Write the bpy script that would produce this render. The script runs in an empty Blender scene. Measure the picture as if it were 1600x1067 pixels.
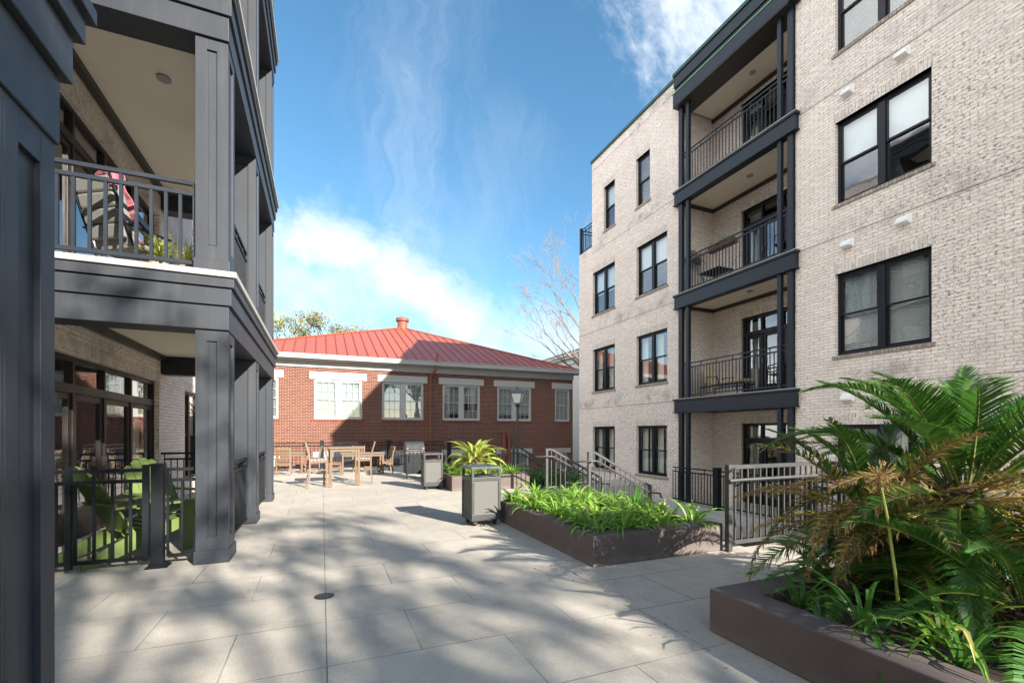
import bpy, math, random
from mathutils import Vector, Matrix, noise
R = math.radians
random.seed(7)
sc = bpy.context.scene
COL = sc.collection

# ------------------------------------------------------------ camera
cam = bpy.data.cameras.new("camera"); co = bpy.data.objects.new("camera", cam); COL.objects.link(co)
cam.lens = 16.0; cam.sensor_width = 36; cam.shift_y = 0.0884
cam.clip_start = 0.05; cam.clip_end = 2000
co.location = (0, 0, 1.5); co.rotation_euler = (R(90), 0, -math.atan(297/711))
sc.camera = co
# ------------------------------------------------------------ sun, sky, exposure
SUN_AZ = (0.39, -0.92); SUN_EL = R(24)
SD = Vector((SUN_AZ[0]*math.cos(SUN_EL), SUN_AZ[1]*math.cos(SUN_EL), math.sin(SUN_EL))).normalized()
sl = bpy.data.lights.new("sun", 'SUN'); so = bpy.data.objects.new("sun", sl); COL.objects.link(so)
sl.energy = 4.2; sl.angle = R(0.5); sl.color = (1.0, 0.93, 0.83)
so.rotation_euler = SD.to_track_quat('Z', 'Y').to_euler(); so.location = (20, -40, 30)
sc.view_settings.view_transform = 'Standard'; sc.view_settings.look = 'None'
sc.view_settings.exposure = 1.78; sc.view_settings.gamma = 1
w = bpy.data.worlds.new("World"); sc.world = w; w.use_nodes = True
wt = w.node_tree; wt.nodes.clear()

def N(t, typ, ins=None, **props):
    n = t.nodes.new(typ)
    for k, v in props.items(): setattr(n, k, v)
    for k, v in (ins or {}).items():
        s = n.inputs[k]
        if isinstance(v, bpy.types.NodeSocket): t.links.new(v, s)
        else: s.default_value = v
    return n
def MA(t, op, a, b=None, c=None, clamp=False):
    n = t.nodes.new('ShaderNodeMath'); n.operation = op; n.use_clamp = clamp
    for i, v in enumerate((a, b, c)):
        if v is None: continue
        if isinstance(v, bpy.types.NodeSocket): t.links.new(v, n.inputs[i])
        else: n.inputs[i].default_value = v
    return n.outputs[0]
def VM(t, op, a, b=None, sc_=None):
    n = t.nodes.new('ShaderNodeVectorMath'); n.operation = op
    for i, v in enumerate((a, b)):
        if v is None: continue
        if isinstance(v, bpy.types.NodeSocket): t.links.new(v, n.inputs[i])
        else: n.inputs[i].default_value = v
    if sc_ is not None:
        if isinstance(sc_, bpy.types.NodeSocket): t.links.new(sc_, n.inputs['Scale'])
        else: n.inputs['Scale'].default_value = sc_
    return n.outputs['Value'] if op in ('DOT_PRODUCT', 'LENGTH', 'DISTANCE') else n.outputs['Vector']
def MIX(t, f, a, b, blend='MIX'):
    n = t.nodes.new('ShaderNodeMix'); n.data_type = 'RGBA'; n.blend_type = blend
    for k, v in ((0, f), (6, a), (7, b)):
        if isinstance(v, bpy.types.NodeSocket): t.links.new(v, n.inputs[k])
        else: n.inputs[k].default_value = v if k == 0 else (tuple(v) + (1,))[:4]
    return n.outputs[2]
def RAMP(t, f, lo, hi, smooth=True):
    n = t.nodes.new('ShaderNodeMapRange'); n.interpolation_type = 'SMOOTHSTEP' if smooth else 'LINEAR'
    t.links.new(f, n.inputs[0]); n.inputs[1].default_value = lo; n.inputs[2].default_value = hi
    return n.outputs[0]
def NOISE(t, vec, scale, detail=4, rough=.55, dist=0.0):
    n = t.nodes.new('ShaderNodeTexNoise'); n.inputs['Scale'].default_value = scale
    n.inputs['Detail'].default_value = detail; n.inputs['Roughness'].default_value = rough
    n.inputs['Distortion'].default_value = dist
    if vec is not None: t.links.new(vec, n.inputs['Vector'])
    return n.outputs[0]

sky = N(wt, 'ShaderNodeTexSky', sky_type='NISHITA', sun_disc=False)
sky.sun_elevation = SUN_EL; sky.sun_rotation = math.atan2(SUN_AZ[0], SUN_AZ[1])
sky.air_density = 1.0; sky.dust_density = 0.25; sky.ozone_density = 2.2
tc = N(wt, 'ShaderNodeTexCoord').outputs['Generated']
sx = N(wt, 'ShaderNodeSeparateXYZ', {0: tc})
yy = MA(wt, 'MAXIMUM', sx.outputs[1], 0.02)
gx = MA(wt, 'DIVIDE', sx.outputs[0], yy); gz = MA(wt, 'DIVIDE', sx.outputs[2], yy)
gv = N(wt, 'ShaderNodeCombineXYZ', {0: gx, 1: gz}).outputs[0]
n1 = NOISE(wt, gv, 7.0, 8, .62, .3); n2 = NOISE(wt, gv, 2.6, 3, .5)
warp = N(wt, 'ShaderNodeCombineXYZ', {0: MA(wt, 'MULTIPLY_ADD', n1, .16, -.08), 1: MA(wt, 'MULTIPLY_ADD', n2, .14, -.07)}).outputs[0]
gw = VM(wt, 'ADD', gv, warp)
def capsule(p, a, b, r, soft, amp, nz, lo=-.35, hi=1.25):
    ax, ay = a; bx, by = b; L2 = (bx-ax)**2 + (by-ay)**2
    pa = VM(wt, 'SUBTRACT', p, (ax, ay, 0))
    h = MA(wt, 'DIVIDE', VM(wt, 'DOT_PRODUCT', pa, (bx-ax, by-ay, 0)), L2, clamp=True)
    q = VM(wt, 'SUBTRACT', pa, VM(wt, 'SCALE', (bx-ax, by-ay, 0), None, h))
    d = VM(wt, 'LENGTH', q)
    v = MA(wt, 'SUBTRACT', 1.0, MA(wt, 'DIVIDE', d, r))
    v = MA(wt, 'ADD', v, MA(wt, 'MULTIPLY_ADD', nz, soft, -soft*.5))
    return MA(wt, 'MULTIPLY', RAMP(wt, v, lo, hi), amp)
st = N(wt, 'ShaderNodeMapping', {0: gw, 2: (0, 0, R(-8)), 3: (24.0, 3.0, 1)}).outputs[0]
ns = NOISE(wt, st, 1.0, 8, .66, 1.2)
n3 = NOISE(wt, gv, 16.0, 9, .68, .5)
nn = MA(wt, 'MULTIPLY_ADD', n3, .45, MA(wt, 'MULTIPLY', n1, .55))
cl = [capsule(gw, (-.16, .29), (.13, .32), .15, 3.6, .66, nn),
      capsule(gw, (-.03, .375), (.13, .375), .075, 2.8, .95, nn, -.3, 1.0),
      capsule(gw, (.11, .36), (.31, .26), .085, 2.8, .95, nn, -.3, 1.0),
      capsule(gw, (.28, .25), (.85, .19), .085, 3.2, .66, nn),
      capsule(gw, (.98, 1.18), (1.5, 1.45), .27, 3.2, .9, nn),
      capsule(gw, (.92, .90), (.98, 1.05), .10, 3.0, .45, nn),
      capsule(gw, (.17, .40), (.17, .75), .10, 3.0, .22, ns, -.5, 1.7),
      capsule(gw, (.17, .7), (.24, 1.1), .13, 3.0, .14, ns, -.5, 1.7),
      capsule(gw, (.3, .42), (.42, .7), .10, 2.6, .12, ns, -.6, 1.6)]
m = cl[0]
for c in cl[1:]: m = MA(wt, 'MAXIMUM', m, c)
# out-of-view bright cloud, added left and behind the viewer to fill the shade
fill_side = MA(wt, 'SUBTRACT', MA(wt, 'MULTIPLY', sx.outputs[0], -1.0), MA(wt, 'MULTIPLY', sx.outputs[1], .30))
back = MA(wt, 'MULTIPLY', RAMP(wt, fill_side, .12, .55), RAMP(wt, NOISE(wt, tc, 2.4, 6, .6), .30, .62))
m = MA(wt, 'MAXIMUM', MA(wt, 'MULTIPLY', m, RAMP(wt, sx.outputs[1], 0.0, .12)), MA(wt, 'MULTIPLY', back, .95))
hs = N(wt, 'ShaderNodeHueSaturation', {'Hue': .488, 'Saturation': 1.16, 'Value': .52, 'Color': sky.outputs[0]})
cfr = MIX(wt, n1, (1.85, 2.1, 2.4), (2.35, 2.45, 2.55))
ccol = MIX(wt, RAMP(wt, fill_side, .2, .5), cfr, (7.0, 6.9, 6.7))
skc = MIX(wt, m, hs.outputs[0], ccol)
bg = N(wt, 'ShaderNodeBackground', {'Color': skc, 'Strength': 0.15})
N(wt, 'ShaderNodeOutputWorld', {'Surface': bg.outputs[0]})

# ------------------------------------------------------------ materials
def new_mat(name):
    m = bpy.data.materials.new(name); m.use_nodes = True; t = m.node_tree; t.nodes.clear()
    o = t.nodes.new('ShaderNodeOutputMaterial'); b = t.nodes.new('ShaderNodeBsdfPrincipled')
    t.links.new(b.outputs[0], o.inputs[0]); return m, t, b
def bump(t, b, h, strength=.3, dist=.01):
    n = N(t, 'ShaderNodeBump', {'Height': h, 'Strength': strength, 'Distance': dist}); t.links.new(n.outputs[0], b.inputs['Normal'])
def plain(name, c, rough=.6, metal=0, var=.12, vs=3.0, bs=0.15, spec=.5, fine=60):
    m, t, b = new_mat(name)
    p = N(t, 'ShaderNodeNewGeometry').outputs['Position']
    nz = NOISE(t, p, vs, 5); nf = NOISE(t, p, fine, 3)
    k = MA(t, 'ADD', MA(t, 'MULTIPLY_ADD', nz, var*2, 1-var), MA(t, 'MULTIPLY_ADD', nf, var*.6, -var*.3))
    c1 = VM(t, 'SCALE', c[:3], None, k)
    t.links.new(c1, b.inputs['Base Color'])
    t.links.new(MA(t, 'MULTIPLY_ADD', nz, .25, rough-.12, clamp=True), b.inputs['Roughness'])
    b.inputs['Metallic'].default_value = metal; b.inputs['Specular IOR Level'].default_value = spec
    if bs: bump(t, b, nf, bs, .003)
    return m
def wallvec(t):
    g = N(t, 'ShaderNodeNewGeometry')
    s = N(t, 'ShaderNodeSeparateXYZ', {0: g.outputs['Position']}); n = N(t, 'ShaderNodeSeparateXYZ', {0: g.outputs['True Normal']})
    fx = MA(t, 'GREATER_THAN', MA(t, 'ABSOLUTE', n.outputs[0]), .5)
    u = MA(t, 'ADD', MA(t, 'MULTIPLY', s.outputs[1], fx), MA(t, 'MULTIPLY', s.outputs[0], MA(t, 'SUBTRACT', 1, fx)))
    fz = MA(t, 'GREATER_THAN', MA(t, 'ABSOLUTE', n.outputs[2]), .5)
    v = MA(t, 'ADD', MA(t, 'MULTIPLY', s.outputs[1], fz), MA(t, 'MULTIPLY', s.outputs[2], MA(t, 'SUBTRACT', 1, fz)))
    return u, v, s, g
def brick(name, c1, c2, mort, soldier=False, speck=None, stain=True, bw=.213, bh=.0677, mo=.010):
    m, t, b = new_mat(name)
    u, v, s, g = wallvec(t)
    a, c = (v, u) if soldier else (u, v)
    vec = N(t, 'ShaderNodeCombineXYZ', {0: a, 1: c}).outputs[0]
    br = N(t, 'ShaderNodeTexBrick', {'Vector': vec, 'Color1': c1+(1,), 'Color2': c2+(1,), 'Mortar': mort+(1,), 'Scale': 1.0,
        'Mortar Size': mo*.5, 'Mortar Smooth': .3, 'Bias': 0.0, 'Brick Width': bw, 'Row Height': bh})
    col = br.outputs[0]; pos = g.outputs['Position']
    big = NOISE(t, pos, 1.1, 5, .6); fin = NOISE(t, vec, 90, 3)
    if speck:
        sv = N(t, 'ShaderNodeMapping', {0: vec, 3: (1.0, 2.1, 1)}).outputs[0]
        sp = NOISE(t, sv, 15, 5, .72); dens = MA(t, 'MULTIPLY_ADD', NOISE(t, pos, .55, 3), .16, -.08)
        f = RAMP(t, MA(t, 'ADD', sp, dens), .565, .62)
        pick = NOISE(t, vec, 7, 1)
        col = MIX(t, MA(t, 'MULTIPLY', f, .85), col, MIX(t, pick, speck, (speck[0]*2.2, speck[1]*1.7, speck[2]*1.5)))
        f2 = RAMP(t, NOISE(t, sv, 5.5, 6, .8), .42, .62)
        col = MIX(t, MA(t, 'MULTIPLY', f2, .14), col, (speck[0]*1.7+.1, speck[1]*1.7+.1, speck[2]*1.7+.1))
    col = MIX(t, 1.0, col, VM(t, 'SCALE', (1, 1, 1), None, MA(t, 'MULTIPLY_ADD', big, .35, .86)), 'MULTIPLY')
    col = MIX(t, 1.0, col, VM(t, 'SCALE', (1, 1, 1), None, MA(t, 'MULTIPLY_ADD', fin, .4, .82)), 'MULTIPLY')
    if stain:   # soot collected at each storey's joint, ragged below it
        z = s.outputs[2]
        zz = MA(t, 'PINGPONG', MA(t, 'ADD', z, -2.62+.0), 1.6)
        st_ = MA(t, 'MULTIPLY', RAMP(t, zz, .5, .0), RAMP(t, NOISE(t, pos, 1.6, 6, .7), .45, .75))
        col = MIX(t, MA(t, 'MULTIPLY', st_, .6), col, (.09, .08, .075))
    t.links.new(col, b.inputs['Base Color']); b.inputs['Roughness'].default_value = .88; b.inputs['Specular IOR Level'].default_value = .25
    h = MA(t, 'ADD', MA(t, 'MULTIPLY', br.outputs[1], -1.0), MA(t, 'MULTIPLY', fin, .5))
    bump(t, b, h, .7, .008)
    return m
M = {}
M['wb'] = brick('whitewashed_brick', (.88, .785, .71), (.77, .68, .605), (.52, .465, .42), speck=(.10, .052, .042), mo=.013)
M['wbs'] = brick('whitewashed_soldier_brick', (.78, .71, .64), (.62, .55, .49), (.50, .46, .42), True, (.10, .052, .042))
M['sill'] = brick('sooty_rowlock_brick', (.46, .40, .35), (.30, .25, .22), (.16, .14, .13), True, (.08, .045, .04), stain=False)
M['rb'] = brick('red_brick', (.16, .047, .027), (.092, .027, .017), (.32, .25, .20), stain=False, mo=.016)
M['rbs'] = brick('red_soldier_brick', (.19, .045, .025), (.12, .028, .018), (.33, .25, .2), True, stain=False, mo=.014)
M['char'] = plain('charcoal_paint', (.029, .034, .043), .5, spec=.35, var=.2, vs=1.7, bs=.12)
M['char2'] = plain('charcoal_groove', (.022, .023, .026), .6)
M['cap'] = plain('pale_cast_edge', (.36, .35, .33), .6, var=.15)
M['beige'] = plain('beige_soffit', (.88, .80, .67), .8, var=.04, vs=1)
M['trim'] = plain('dark_bronze_trim', (.035, .03, .027), .45)
M['blk'] = plain('black_metal', (.007, .009, .012), .45, var=.2, spec=.3)
M['navy'] = plain('blue_black_steel', (.013, .019, .029), .45, var=.2, spec=.35)
M['wfr'] = plain('black_window_frame', (.007, .009, .013), .42, spec=.35, bs=.05)
M['bronze'] = plain('brown_door_frame', (.024, .019, .016), .45, spec=.35)
M['grey'] = plain('galvanised_grey_paint', (.054, .055, .055), .45, metal=.15, var=.2, vs=6)
M['green'] = plain('green_coping', (.016, .065, .048), .5)
M['lime'] = plain('pale_green_flashing', (.16, .42, .2), .5)
M['roofred'] = plain('red_metal_roof', (.30, .078, .046), .42, var=.16, vs=1.4, bs=.05, spec=.6)
M['roofseam'] = plain('red_roof_seam', (.20, .045, .035), .45, bs=.0)
M['white'] = plain('white_paint', (.45, .44, .42), .55, var=.07)
M['offw'] = plain('offwhite_frieze', (.40, .39, .37), .6, var=.12)
M['rust'] = plain('rusty_pipe', (.24, .085, .04), .75, var=.35, vs=9)
M['rpipe'] = plain('red_vent_pipe', (.22, .062, .036), .6, var=.2)
M['planter'] = plain('mauve_brown_render', (.112, .085, .079), .85, var=.3, vs=3.5, bs=.6, fine=140)
_t = M['char'].node_tree; _b = [n for n in _t.nodes if n.type == 'BSDF_PRINCIPLED'][0]; _c = _b.inputs['Base Color'].links[0].from_socket
_g = N(_t, 'ShaderNodeNewGeometry').outputs['Position']; _m = N(_t, 'ShaderNodeMapping', {0: _g, 3: (9, 9, .5)}).outputs[0]
_d = RAMP(_t, NOISE(_t, _m, 1.0, 6, .65), .48, .78); _n = NOISE(_t, _g, 2.5, 4)
_t.links.new(MIX(_t, MA(_t, 'MULTIPLY', _d, MA(_t, 'MULTIPLY', _n, .55)), _c, (.085, .085, .083)), _b.inputs['Base Color'])
_t = M['planter'].node_tree; _b = [n for n in _t.nodes if n.type == 'BSDF_PRINCIPLED'][0]; _c = _b.inputs['Base Color'].links[0].from_socket
_g = N(_t, 'ShaderNodeNewGeometry').outputs['Position']; _z = N(_t, 'ShaderNodeSeparateXYZ', {0: _g}).outputs[2]
_d = MA(_t, 'MULTIPLY', RAMP(_t, MA(_t, 'ADD', _z, MA(_t, 'MULTIPLY_ADD', NOISE(_t, _g, 6, 5, .7), -.24, .12)), .13, .0), .55)
_t.links.new(MIX(_t, _d, _c, (.17, .15, .13)), _b.inputs['Base Color'])
M['soil'] = plain('dark_soil', (.045, .032, .024), .95, var=.4, vs=14, bs=.8)
M['teak'] = plain('teak_wood', (.15, .092, .052), .6, var=.28, vs=12, bs=.25)
M['teakg'] = plain('silvered_teak', (.18, .145, .108), .7, var=.25, vs=12, bs=.25)
M['apple'] = plain('apple_green_plastic', (.12, .175, .05), .45, var=.1, vs=5, bs=.06)
M['apg'] = plain('green_slot_shadow', (.06, .13, .02), .6)
M['binf'] = plain('bin_grey_frame', (.05, .051, .05), .42, metal=.2, var=.18, vs=8)
M['binp'] = plain('bin_textured_panel', (.105, .105, .094), .75, var=.12, vs=7, bs=.9, fine=220)
M['bint'] = plain('bin_scratched_lid', (.11, .11, .105), .3, metal=.5, var=.35, vs=12)
M['rub'] = plain('black_rubber', (.02, .02, .02), .7)
M['silver'] = plain('grill_silver', (.095, .093, .088), .35, metal=.6, var=.2, vs=8)
M['bark'] = plain('oak_bark', (.10, .08, .06), .95, var=.35, vs=9, bs=.8)
M['pbark'] = plain('pale_bark', (.21, .18, .155), .9, var=.3, vs=5, bs=.4)
M['cush'] = plain('beige_cushion', (.48, .40, .26), .9, var=.1, bs=.3)
M['gcush'] = plain('grey_cushion', (.17, .17, .155), .8, var=.15, bs=.3)
M['pink'] = plain('pink_towel', (.40, .12, .15), .95, var=.3, vs=10, bs=.6)
M['teal'] = plain('teal_tube', (.25, .5, .52), .5)
M['pot'] = plain('clay_pot', (.36, .25, .17), .8, var=.2, vs=9)
M['straw'] = plain('woven_straw', (.20, .14, .08), .95, var=.4, vs=30, bs=.9)
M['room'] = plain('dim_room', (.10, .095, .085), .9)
M['blind'] = plain('white_blind', (.82, .83, .80), .7, var=.04, bs=0)
M['curt'] = plain('pale_curtain', (.75, .74, .66), .9, var=.08)
M['shade'] = plain('roller_shade', (.62, .68, .70), .85, var=.03, bs=.05)
M['deadst'] = plain('dry_stalk', (.40, .42, .10), .7)
M['deadhd'] = plain('dry_seed_head', (.50, .33, .13), .85)
M['iron'] = plain('cast_iron_drain', (.015, .014, .013), .6)
M['lampm'] = plain('lamp_post_green_grey', (.12, .14, .14), .45)
M['vent'] = plain('white_vinyl', (.85, .85, .84), .5, var=.03)
M['blindr'] = plain('old_blind', (.27, .275, .25), .8, var=.1)
M['jointb'] = plain('brown_joint', (.10, .07, .055), .9)
M['joint'] = plain('joint_sealant', (.14, .13, .115), .9)
M['dirtc'] = plain('weathered_concrete', (.42, .40, .36), .85, var=.2, vs=3, bs=.4)

def leafmat(name, c1, c2, trans=.3, rough=.5, sc_=3.0, spec=.4):
    m = bpy.data.materials.new(name); m.use_nodes = True; t = m.node_tree; t.nodes.clear()
    o = t.nodes.new('ShaderNodeOutputMaterial')
    g = N(t, 'ShaderNodeNewGeometry'); oi = N(t, 'ShaderNodeObjectInfo')
    f = MA(t, 'ADD', MA(t, 'MULTIPLY', NOISE(t, g.outputs['Position'], sc_, 3), .7), MA(t, 'MULTIPLY', g.outputs['Random Per Island'], .5))
    f = RAMP(t, f, .25, .85, False)
    c = MIX(t, f, c1, c2)
    b = N(t, 'ShaderNodeBsdfPrincipled', {'Base Color': c, 'Roughness': rough, 'Specular IOR Level': spec})
    tr = N(t, 'ShaderNodeBsdfTranslucent', {'Color': MIX(t, .5, c, tuple(min(1, x*2.2) for x in c2))})
    mx = N(t, 'ShaderNodeMixShader', {0: trans, 1: b.outputs[0], 2: tr.outputs[0]})
    t.links.new(mx.outputs[0], o.inputs[0]); return m
M['lily'] = leafmat('lily_leaf', (.055, .15, .02), (.24, .40, .06), .3, .38, 2.0)
M['lilyd'] = leafmat('dark_lily_leaf', (.03, .10, .02), (.10, .24, .04), .3, .35, 2.0)
M['lilyy'] = leafmat('yellowed_leaf', (.42, .40, .08), (.6, .5, .2), .35, .5)
M['cyc'] = leafmat('cycad_leaflet', (.014, .055, .011), (.075, .19, .025), .2, .32, 2.5, .55)
M['cycy'] = leafmat('cycad_yellow', (.26, .30, .05), (.50, .36, .10), .3, .5)
M['cycb'] = leafmat('cycad_brown', (.12, .065, .026), (.38, .24, .10), .2, .7)
M['cycr'] = leafmat('cycad_stem', (.07, .10, .02), (.20, .22, .05), .1)
M['cycl'] = leafmat('cycad_light', (.16, .30, .045), (.40, .46, .10), .3, .4)
M['oak'] = leafmat('live_oak_leaf', (.035, .06, .018), (.09, .12, .035), .2, .5)
M['oaky'] = leafmat('autumn_leaf', (.30, .27, .04), (.42, .36, .07), .3, .5)
M['oakt'] = leafmat('tan_leaf', (.20, .16, .09), (.30, .25, .15), .25, .6)
M['redl'] = leafmat('few_red_leaf', (.35, .16, .10), (.5, .28, .18), .3, .6)
M['spider'] = leafmat('spider_plant', (.16, .30, .04), (.55, .55, .16), .35, .45)
M['flower'] = leafmat('box_flower', (.06, .14, .03), (.14, .26, .05), .3, .5)

def glassmat():
    m = bpy.data.materials.new('window_glass'); m.use_nodes = True; t = m.node_tree; t.nodes.clear()
    o = t.nodes.new('ShaderNodeOutputMaterial'); g = N(t, 'ShaderNodeNewGeometry')
    nz = NOISE(t, g.outputs['Position'], 1.3, 2)
    bp = N(t, 'ShaderNodeBump', {'Height': nz, 'Strength': .25, 'Distance': .012})
    lw = N(t, 'ShaderNodeLayerWeight', {'Blend': .5}).outputs['Facing']
    fr2 = MA(t, 'MULTIPLY_ADD', MA(t, 'POWER', lw, 4.0), .83, .17)
    gl = N(t, 'ShaderNodeBsdfGlossy', {'Color': (.95, .97, 1, 1), 'Roughness': .012, 'Normal': bp.outputs[0]})
    tr = N(t, 'ShaderNodeBsdfTransparent', {'Color': (.90, .94, .93, 1)})
    mx = N(t, 'ShaderNodeMixShader', {0: fr2, 1: tr.outputs[0], 2: gl.outputs[0]})
    t.links.new(mx.outputs[0], o.inputs[0]); return m
M['glass'] = glassmat()
def lampglass():
    m, t, b = new_mat('frosted_lantern_glass'); b.inputs['Base Color'].default_value = (.75, .77, .76, 1); b.inputs['Roughness'].default_value = .35
    return m
M['lglass'] = lampglass()
def paving():
    m, t, b = new_mat('sandblasted_pavers'); g = N(t, 'ShaderNodeNewGeometry'); p = g.outputs['Position']
    v = N(t, 'ShaderNodeMapping', {0: p, 1: (.58, .58, 0)}).outputs[0]
    br = N(t, 'ShaderNodeTexBrick', {'Vector': v, 'Color1': (.47, .43, .365, 1), 'Color2': (.425, .385, .33, 1), 'Mortar': (.15, .135, .12, 1),
        'Scale': 1.0, 'Mortar Size': .0045, 'Mortar Smooth': .15, 'Brick Width': 1.22, 'Row Height': .745})
    a = NOISE(t, p, .9, 6, .6); f = NOISE(t, p, 55, 4, .7); sp = NOISE(t, p, 130, 2, .5); md = NOISE(t, p, 5, 5, .65)
    c = br.outputs[0]
    # many of the joints are filled and barely read
    c = MIX(t, MA(t, 'MULTIPLY', br.outputs[1], RAMP(t, NOISE(t, p, .8, 2), .40, .62)), c, (.41, .375, .325))
    c = MIX(t, 1.0, c, VM(t, 'SCALE', (1, 1, 1), None, MA(t, 'MULTIPLY_ADD', a, .5, .75)), 'MULTIPLY')
    c = MIX(t, 1.0, c, VM(t, 'SCALE', (1, 1, 1), None, MA(t, 'MULTIPLY_ADD', md, .4, .8)), 'MULTIPLY')
    c = MIX(t, 1.0, c, VM(t, 'SCALE', (1, 1, 1), None, MA(t, 'MULTIPLY_ADD', f, .62, .69)), 'MULTIPLY')
    c = MIX(t, MA(t, 'MULTIPLY', RAMP(t, sp, .60, .68), .55), c, (.14, .12, .10))
    c = MIX(t, MA(t, 'MULTIPLY', RAMP(t, NOISE(t, p, 1.7, 7, .72), .54, .74), .5), c, (.24, .20, .15))
    t.links.new(c, b.inputs['Base Color']); b.inputs['Roughness'].default_value = .8; b.inputs['Specular IOR Level'].default_value = .3
    bump(t, b, MA(t, 'ADD', MA(t, 'MULTIPLY', f, .4), MA(t, 'MULTIPLY', br.outputs[1], -1)), .5, .004)
    return m
M['pave'] = paving()
M['ground'] = plain('worn_ground', (.22, .20, .17), .95, var=.3, vs=.7, bs=.5)
M['walk'] = plain('lower_concrete', (.44, .42, .38), .85, var=.18, vs=1.5, bs=.4)

# ------------------------------------------------------------ mesh builder
class MB:
    def __init__(s): s.v = []; s.f = []; s.m = []; s.sm = False
    def quad(s, a, b, c, d, mi=0):
        k = len(s.v); s.v += [tuple(a), tuple(b), tuple(c), tuple(d)]; s.f.append((k, k+1, k+2, k+3)); s.m.append(mi)
    def tri(s, a, b, c, mi=0):
        k = len(s.v); s.v += [tuple(a), tuple(b), tuple(c)]; s.f.append((k, k+1, k+2)); s.m.append(mi)
    def hexa(s, p, mi=0):
        k = len(s.v); s.v += [tuple(q) for q in p]
        for f in ((0, 3, 2, 1), (4, 5, 6, 7), (0, 1, 5, 4), (1, 2, 6, 5), (2, 3, 7, 6), (3, 0, 4, 7)):
            s.f.append(tuple(k+i for i in f)); s.m.append(mi)
        return s
    def box(s, x0, x1, y0, y1, z0, z1, mi=0):
        if x0 > x1: x0, x1 = x1, x0
        if y0 > y1: y0, y1 = y1, y0
        if z0 > z1: z0, z1 = z1, z0
        return s.hexa([(x0, y0, z0), (x1, y0, z0), (x1, y1, z0), (x0, y1, z0), (x0, y0, z1), (x1, y0, z1), (x1, y1, z1), (x0, y1, z1)], mi)
    def bar(s, p, q, w_, h_, mi=0, up=(0, 0, 1)):
        p, q = Vector(p), Vector(q); d = (q-p).normalized(); u = Vector(up)
        if abs(d.dot(u)) > .95: u = Vector((1, 0, 0))
        x = d.cross(u).normalized(); y = x.cross(d).normalized(); x *= w_/2; y *= h_/2
        return s.hexa([p-x-y, p+x-y, p+x+y, p-x+y, q-x-y, q+x-y, q+x+y, q-x+y], mi)
    def tube(s, pts, rad, n=8, mi=0, cap=True):
        pts = [Vector(p) for p in pts]
        if not isinstance(rad, (list, tuple)): rad = [rad]*len(pts)
        k0 = len(s.v); u = None
        for i, p in enumerate(pts):
            d = (pts[min(i+1, len(pts)-1)]-pts[max(i-1, 0)]).normalized()
            if u is None:
                u = Vector((1, 0, 0)) if abs(d.x) < .8 else Vector((0, 1, 0))
            x = (u-d*u.dot(d)).normalized(); u = x; y = d.cross(x)
            for j in range(n):
                a = 2*math.pi*j/n; s.v.append(tuple(p+(x*math.cos(a)+y*math.sin(a))*rad[i]))
        for i in range(len(pts)-1):
            for j in range(n):
                a = k0+i*n+j; b = k0+i*n+(j+1) % n
                s.f.append((a, b, b+n, a+n)); s.m.append(mi)
        if cap and n > 3:
            s.f.append(tuple(k0+j for j in range(n))[::-1]); s.m.append(mi)
            e = k0+(len(pts)-1)*n; s.f.append(tuple(e+j for j in range(n))); s.m.append(mi)
        return s
    def prism(s, poly, fn, a, b, mi=0):
        k = len(s.v); n = len(poly)
        s.v += [tuple(fn(p, a)) for p in poly]+[tuple(fn(p, b)) for p in poly]
        s.f.append(tuple(range(k, k+n))[::-1]); s.m.append(mi); s.f.append(tuple(range(k+n, k+2*n))); s.m.append(mi)
        for i in range(n):
            j = (i+1) % n; s.f.append((k+i, k+j, k+n+j, k+n+i)); s.m.append(mi)
        return s
OFF = {}
def build(name, mb, mats, parent=None, bev=0, smooth=False, world=True):
    off = Vector((0, 0, 0))
    if parent is not None: off = OFF.get(parent.name, off)
    me = bpy.data.meshes.new(name)
    me.from_pydata([tuple(Vector(v)-off) for v in mb.v] if off.length else mb.v, [], mb.f)
    if not isinstance(mats, (list, tuple)): mats = [mats]
    for m_ in mats: me.materials.append(M[m_])
    if len(mats) > 1: me.polygons.foreach_set('material_index', mb.m)
    if smooth: me.polygons.foreach_set('use_smooth', [True]*len(me.polygons))
    me.update()
    o = bpy.data.objects.new(name, me); COL.objects.link(o)
    if parent is not None: o.parent = parent; OFF[o.name] = off
    if bev:
        b = o.modifiers.new('bevel', 'BEVEL'); b.width = bev; b.segments = 2; b.limit_method = 'ANGLE'
    return o
def thing(name, label, cat, loc=(0, 0, 0), group=None):
    o = bpy.data.objects.new(name, None); COL.objects.link(o); o.location = loc; o.empty_display_size = .2
    OFF[o.name] = Vector(loc); tag(o, label, cat, group); return o
def tag(o, label, cat, group=None):
    o['label'] = label; o['category'] = cat
    if group: o['group'] = group
    return o
def struct(name, mb, mats, **k):
    o = build(name, mb, mats, **k); o['kind'] = 'structure'; return o
def dup(root, loc, rotz=0, label=None, group=None, scale=1):
    def cp(o, par):
        c = o.copy(); COL.objects.link(c)
        if par is not None: c.parent = par
        for ch in o.children: cp(ch, c)
        return c
    r = cp(root, None); r.location = loc; r.rotation_euler = (0, 0, rotz); r.scale = (scale,)*3
    if label: r['label'] = label
    if group: r['group'] = group
    return r
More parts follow.
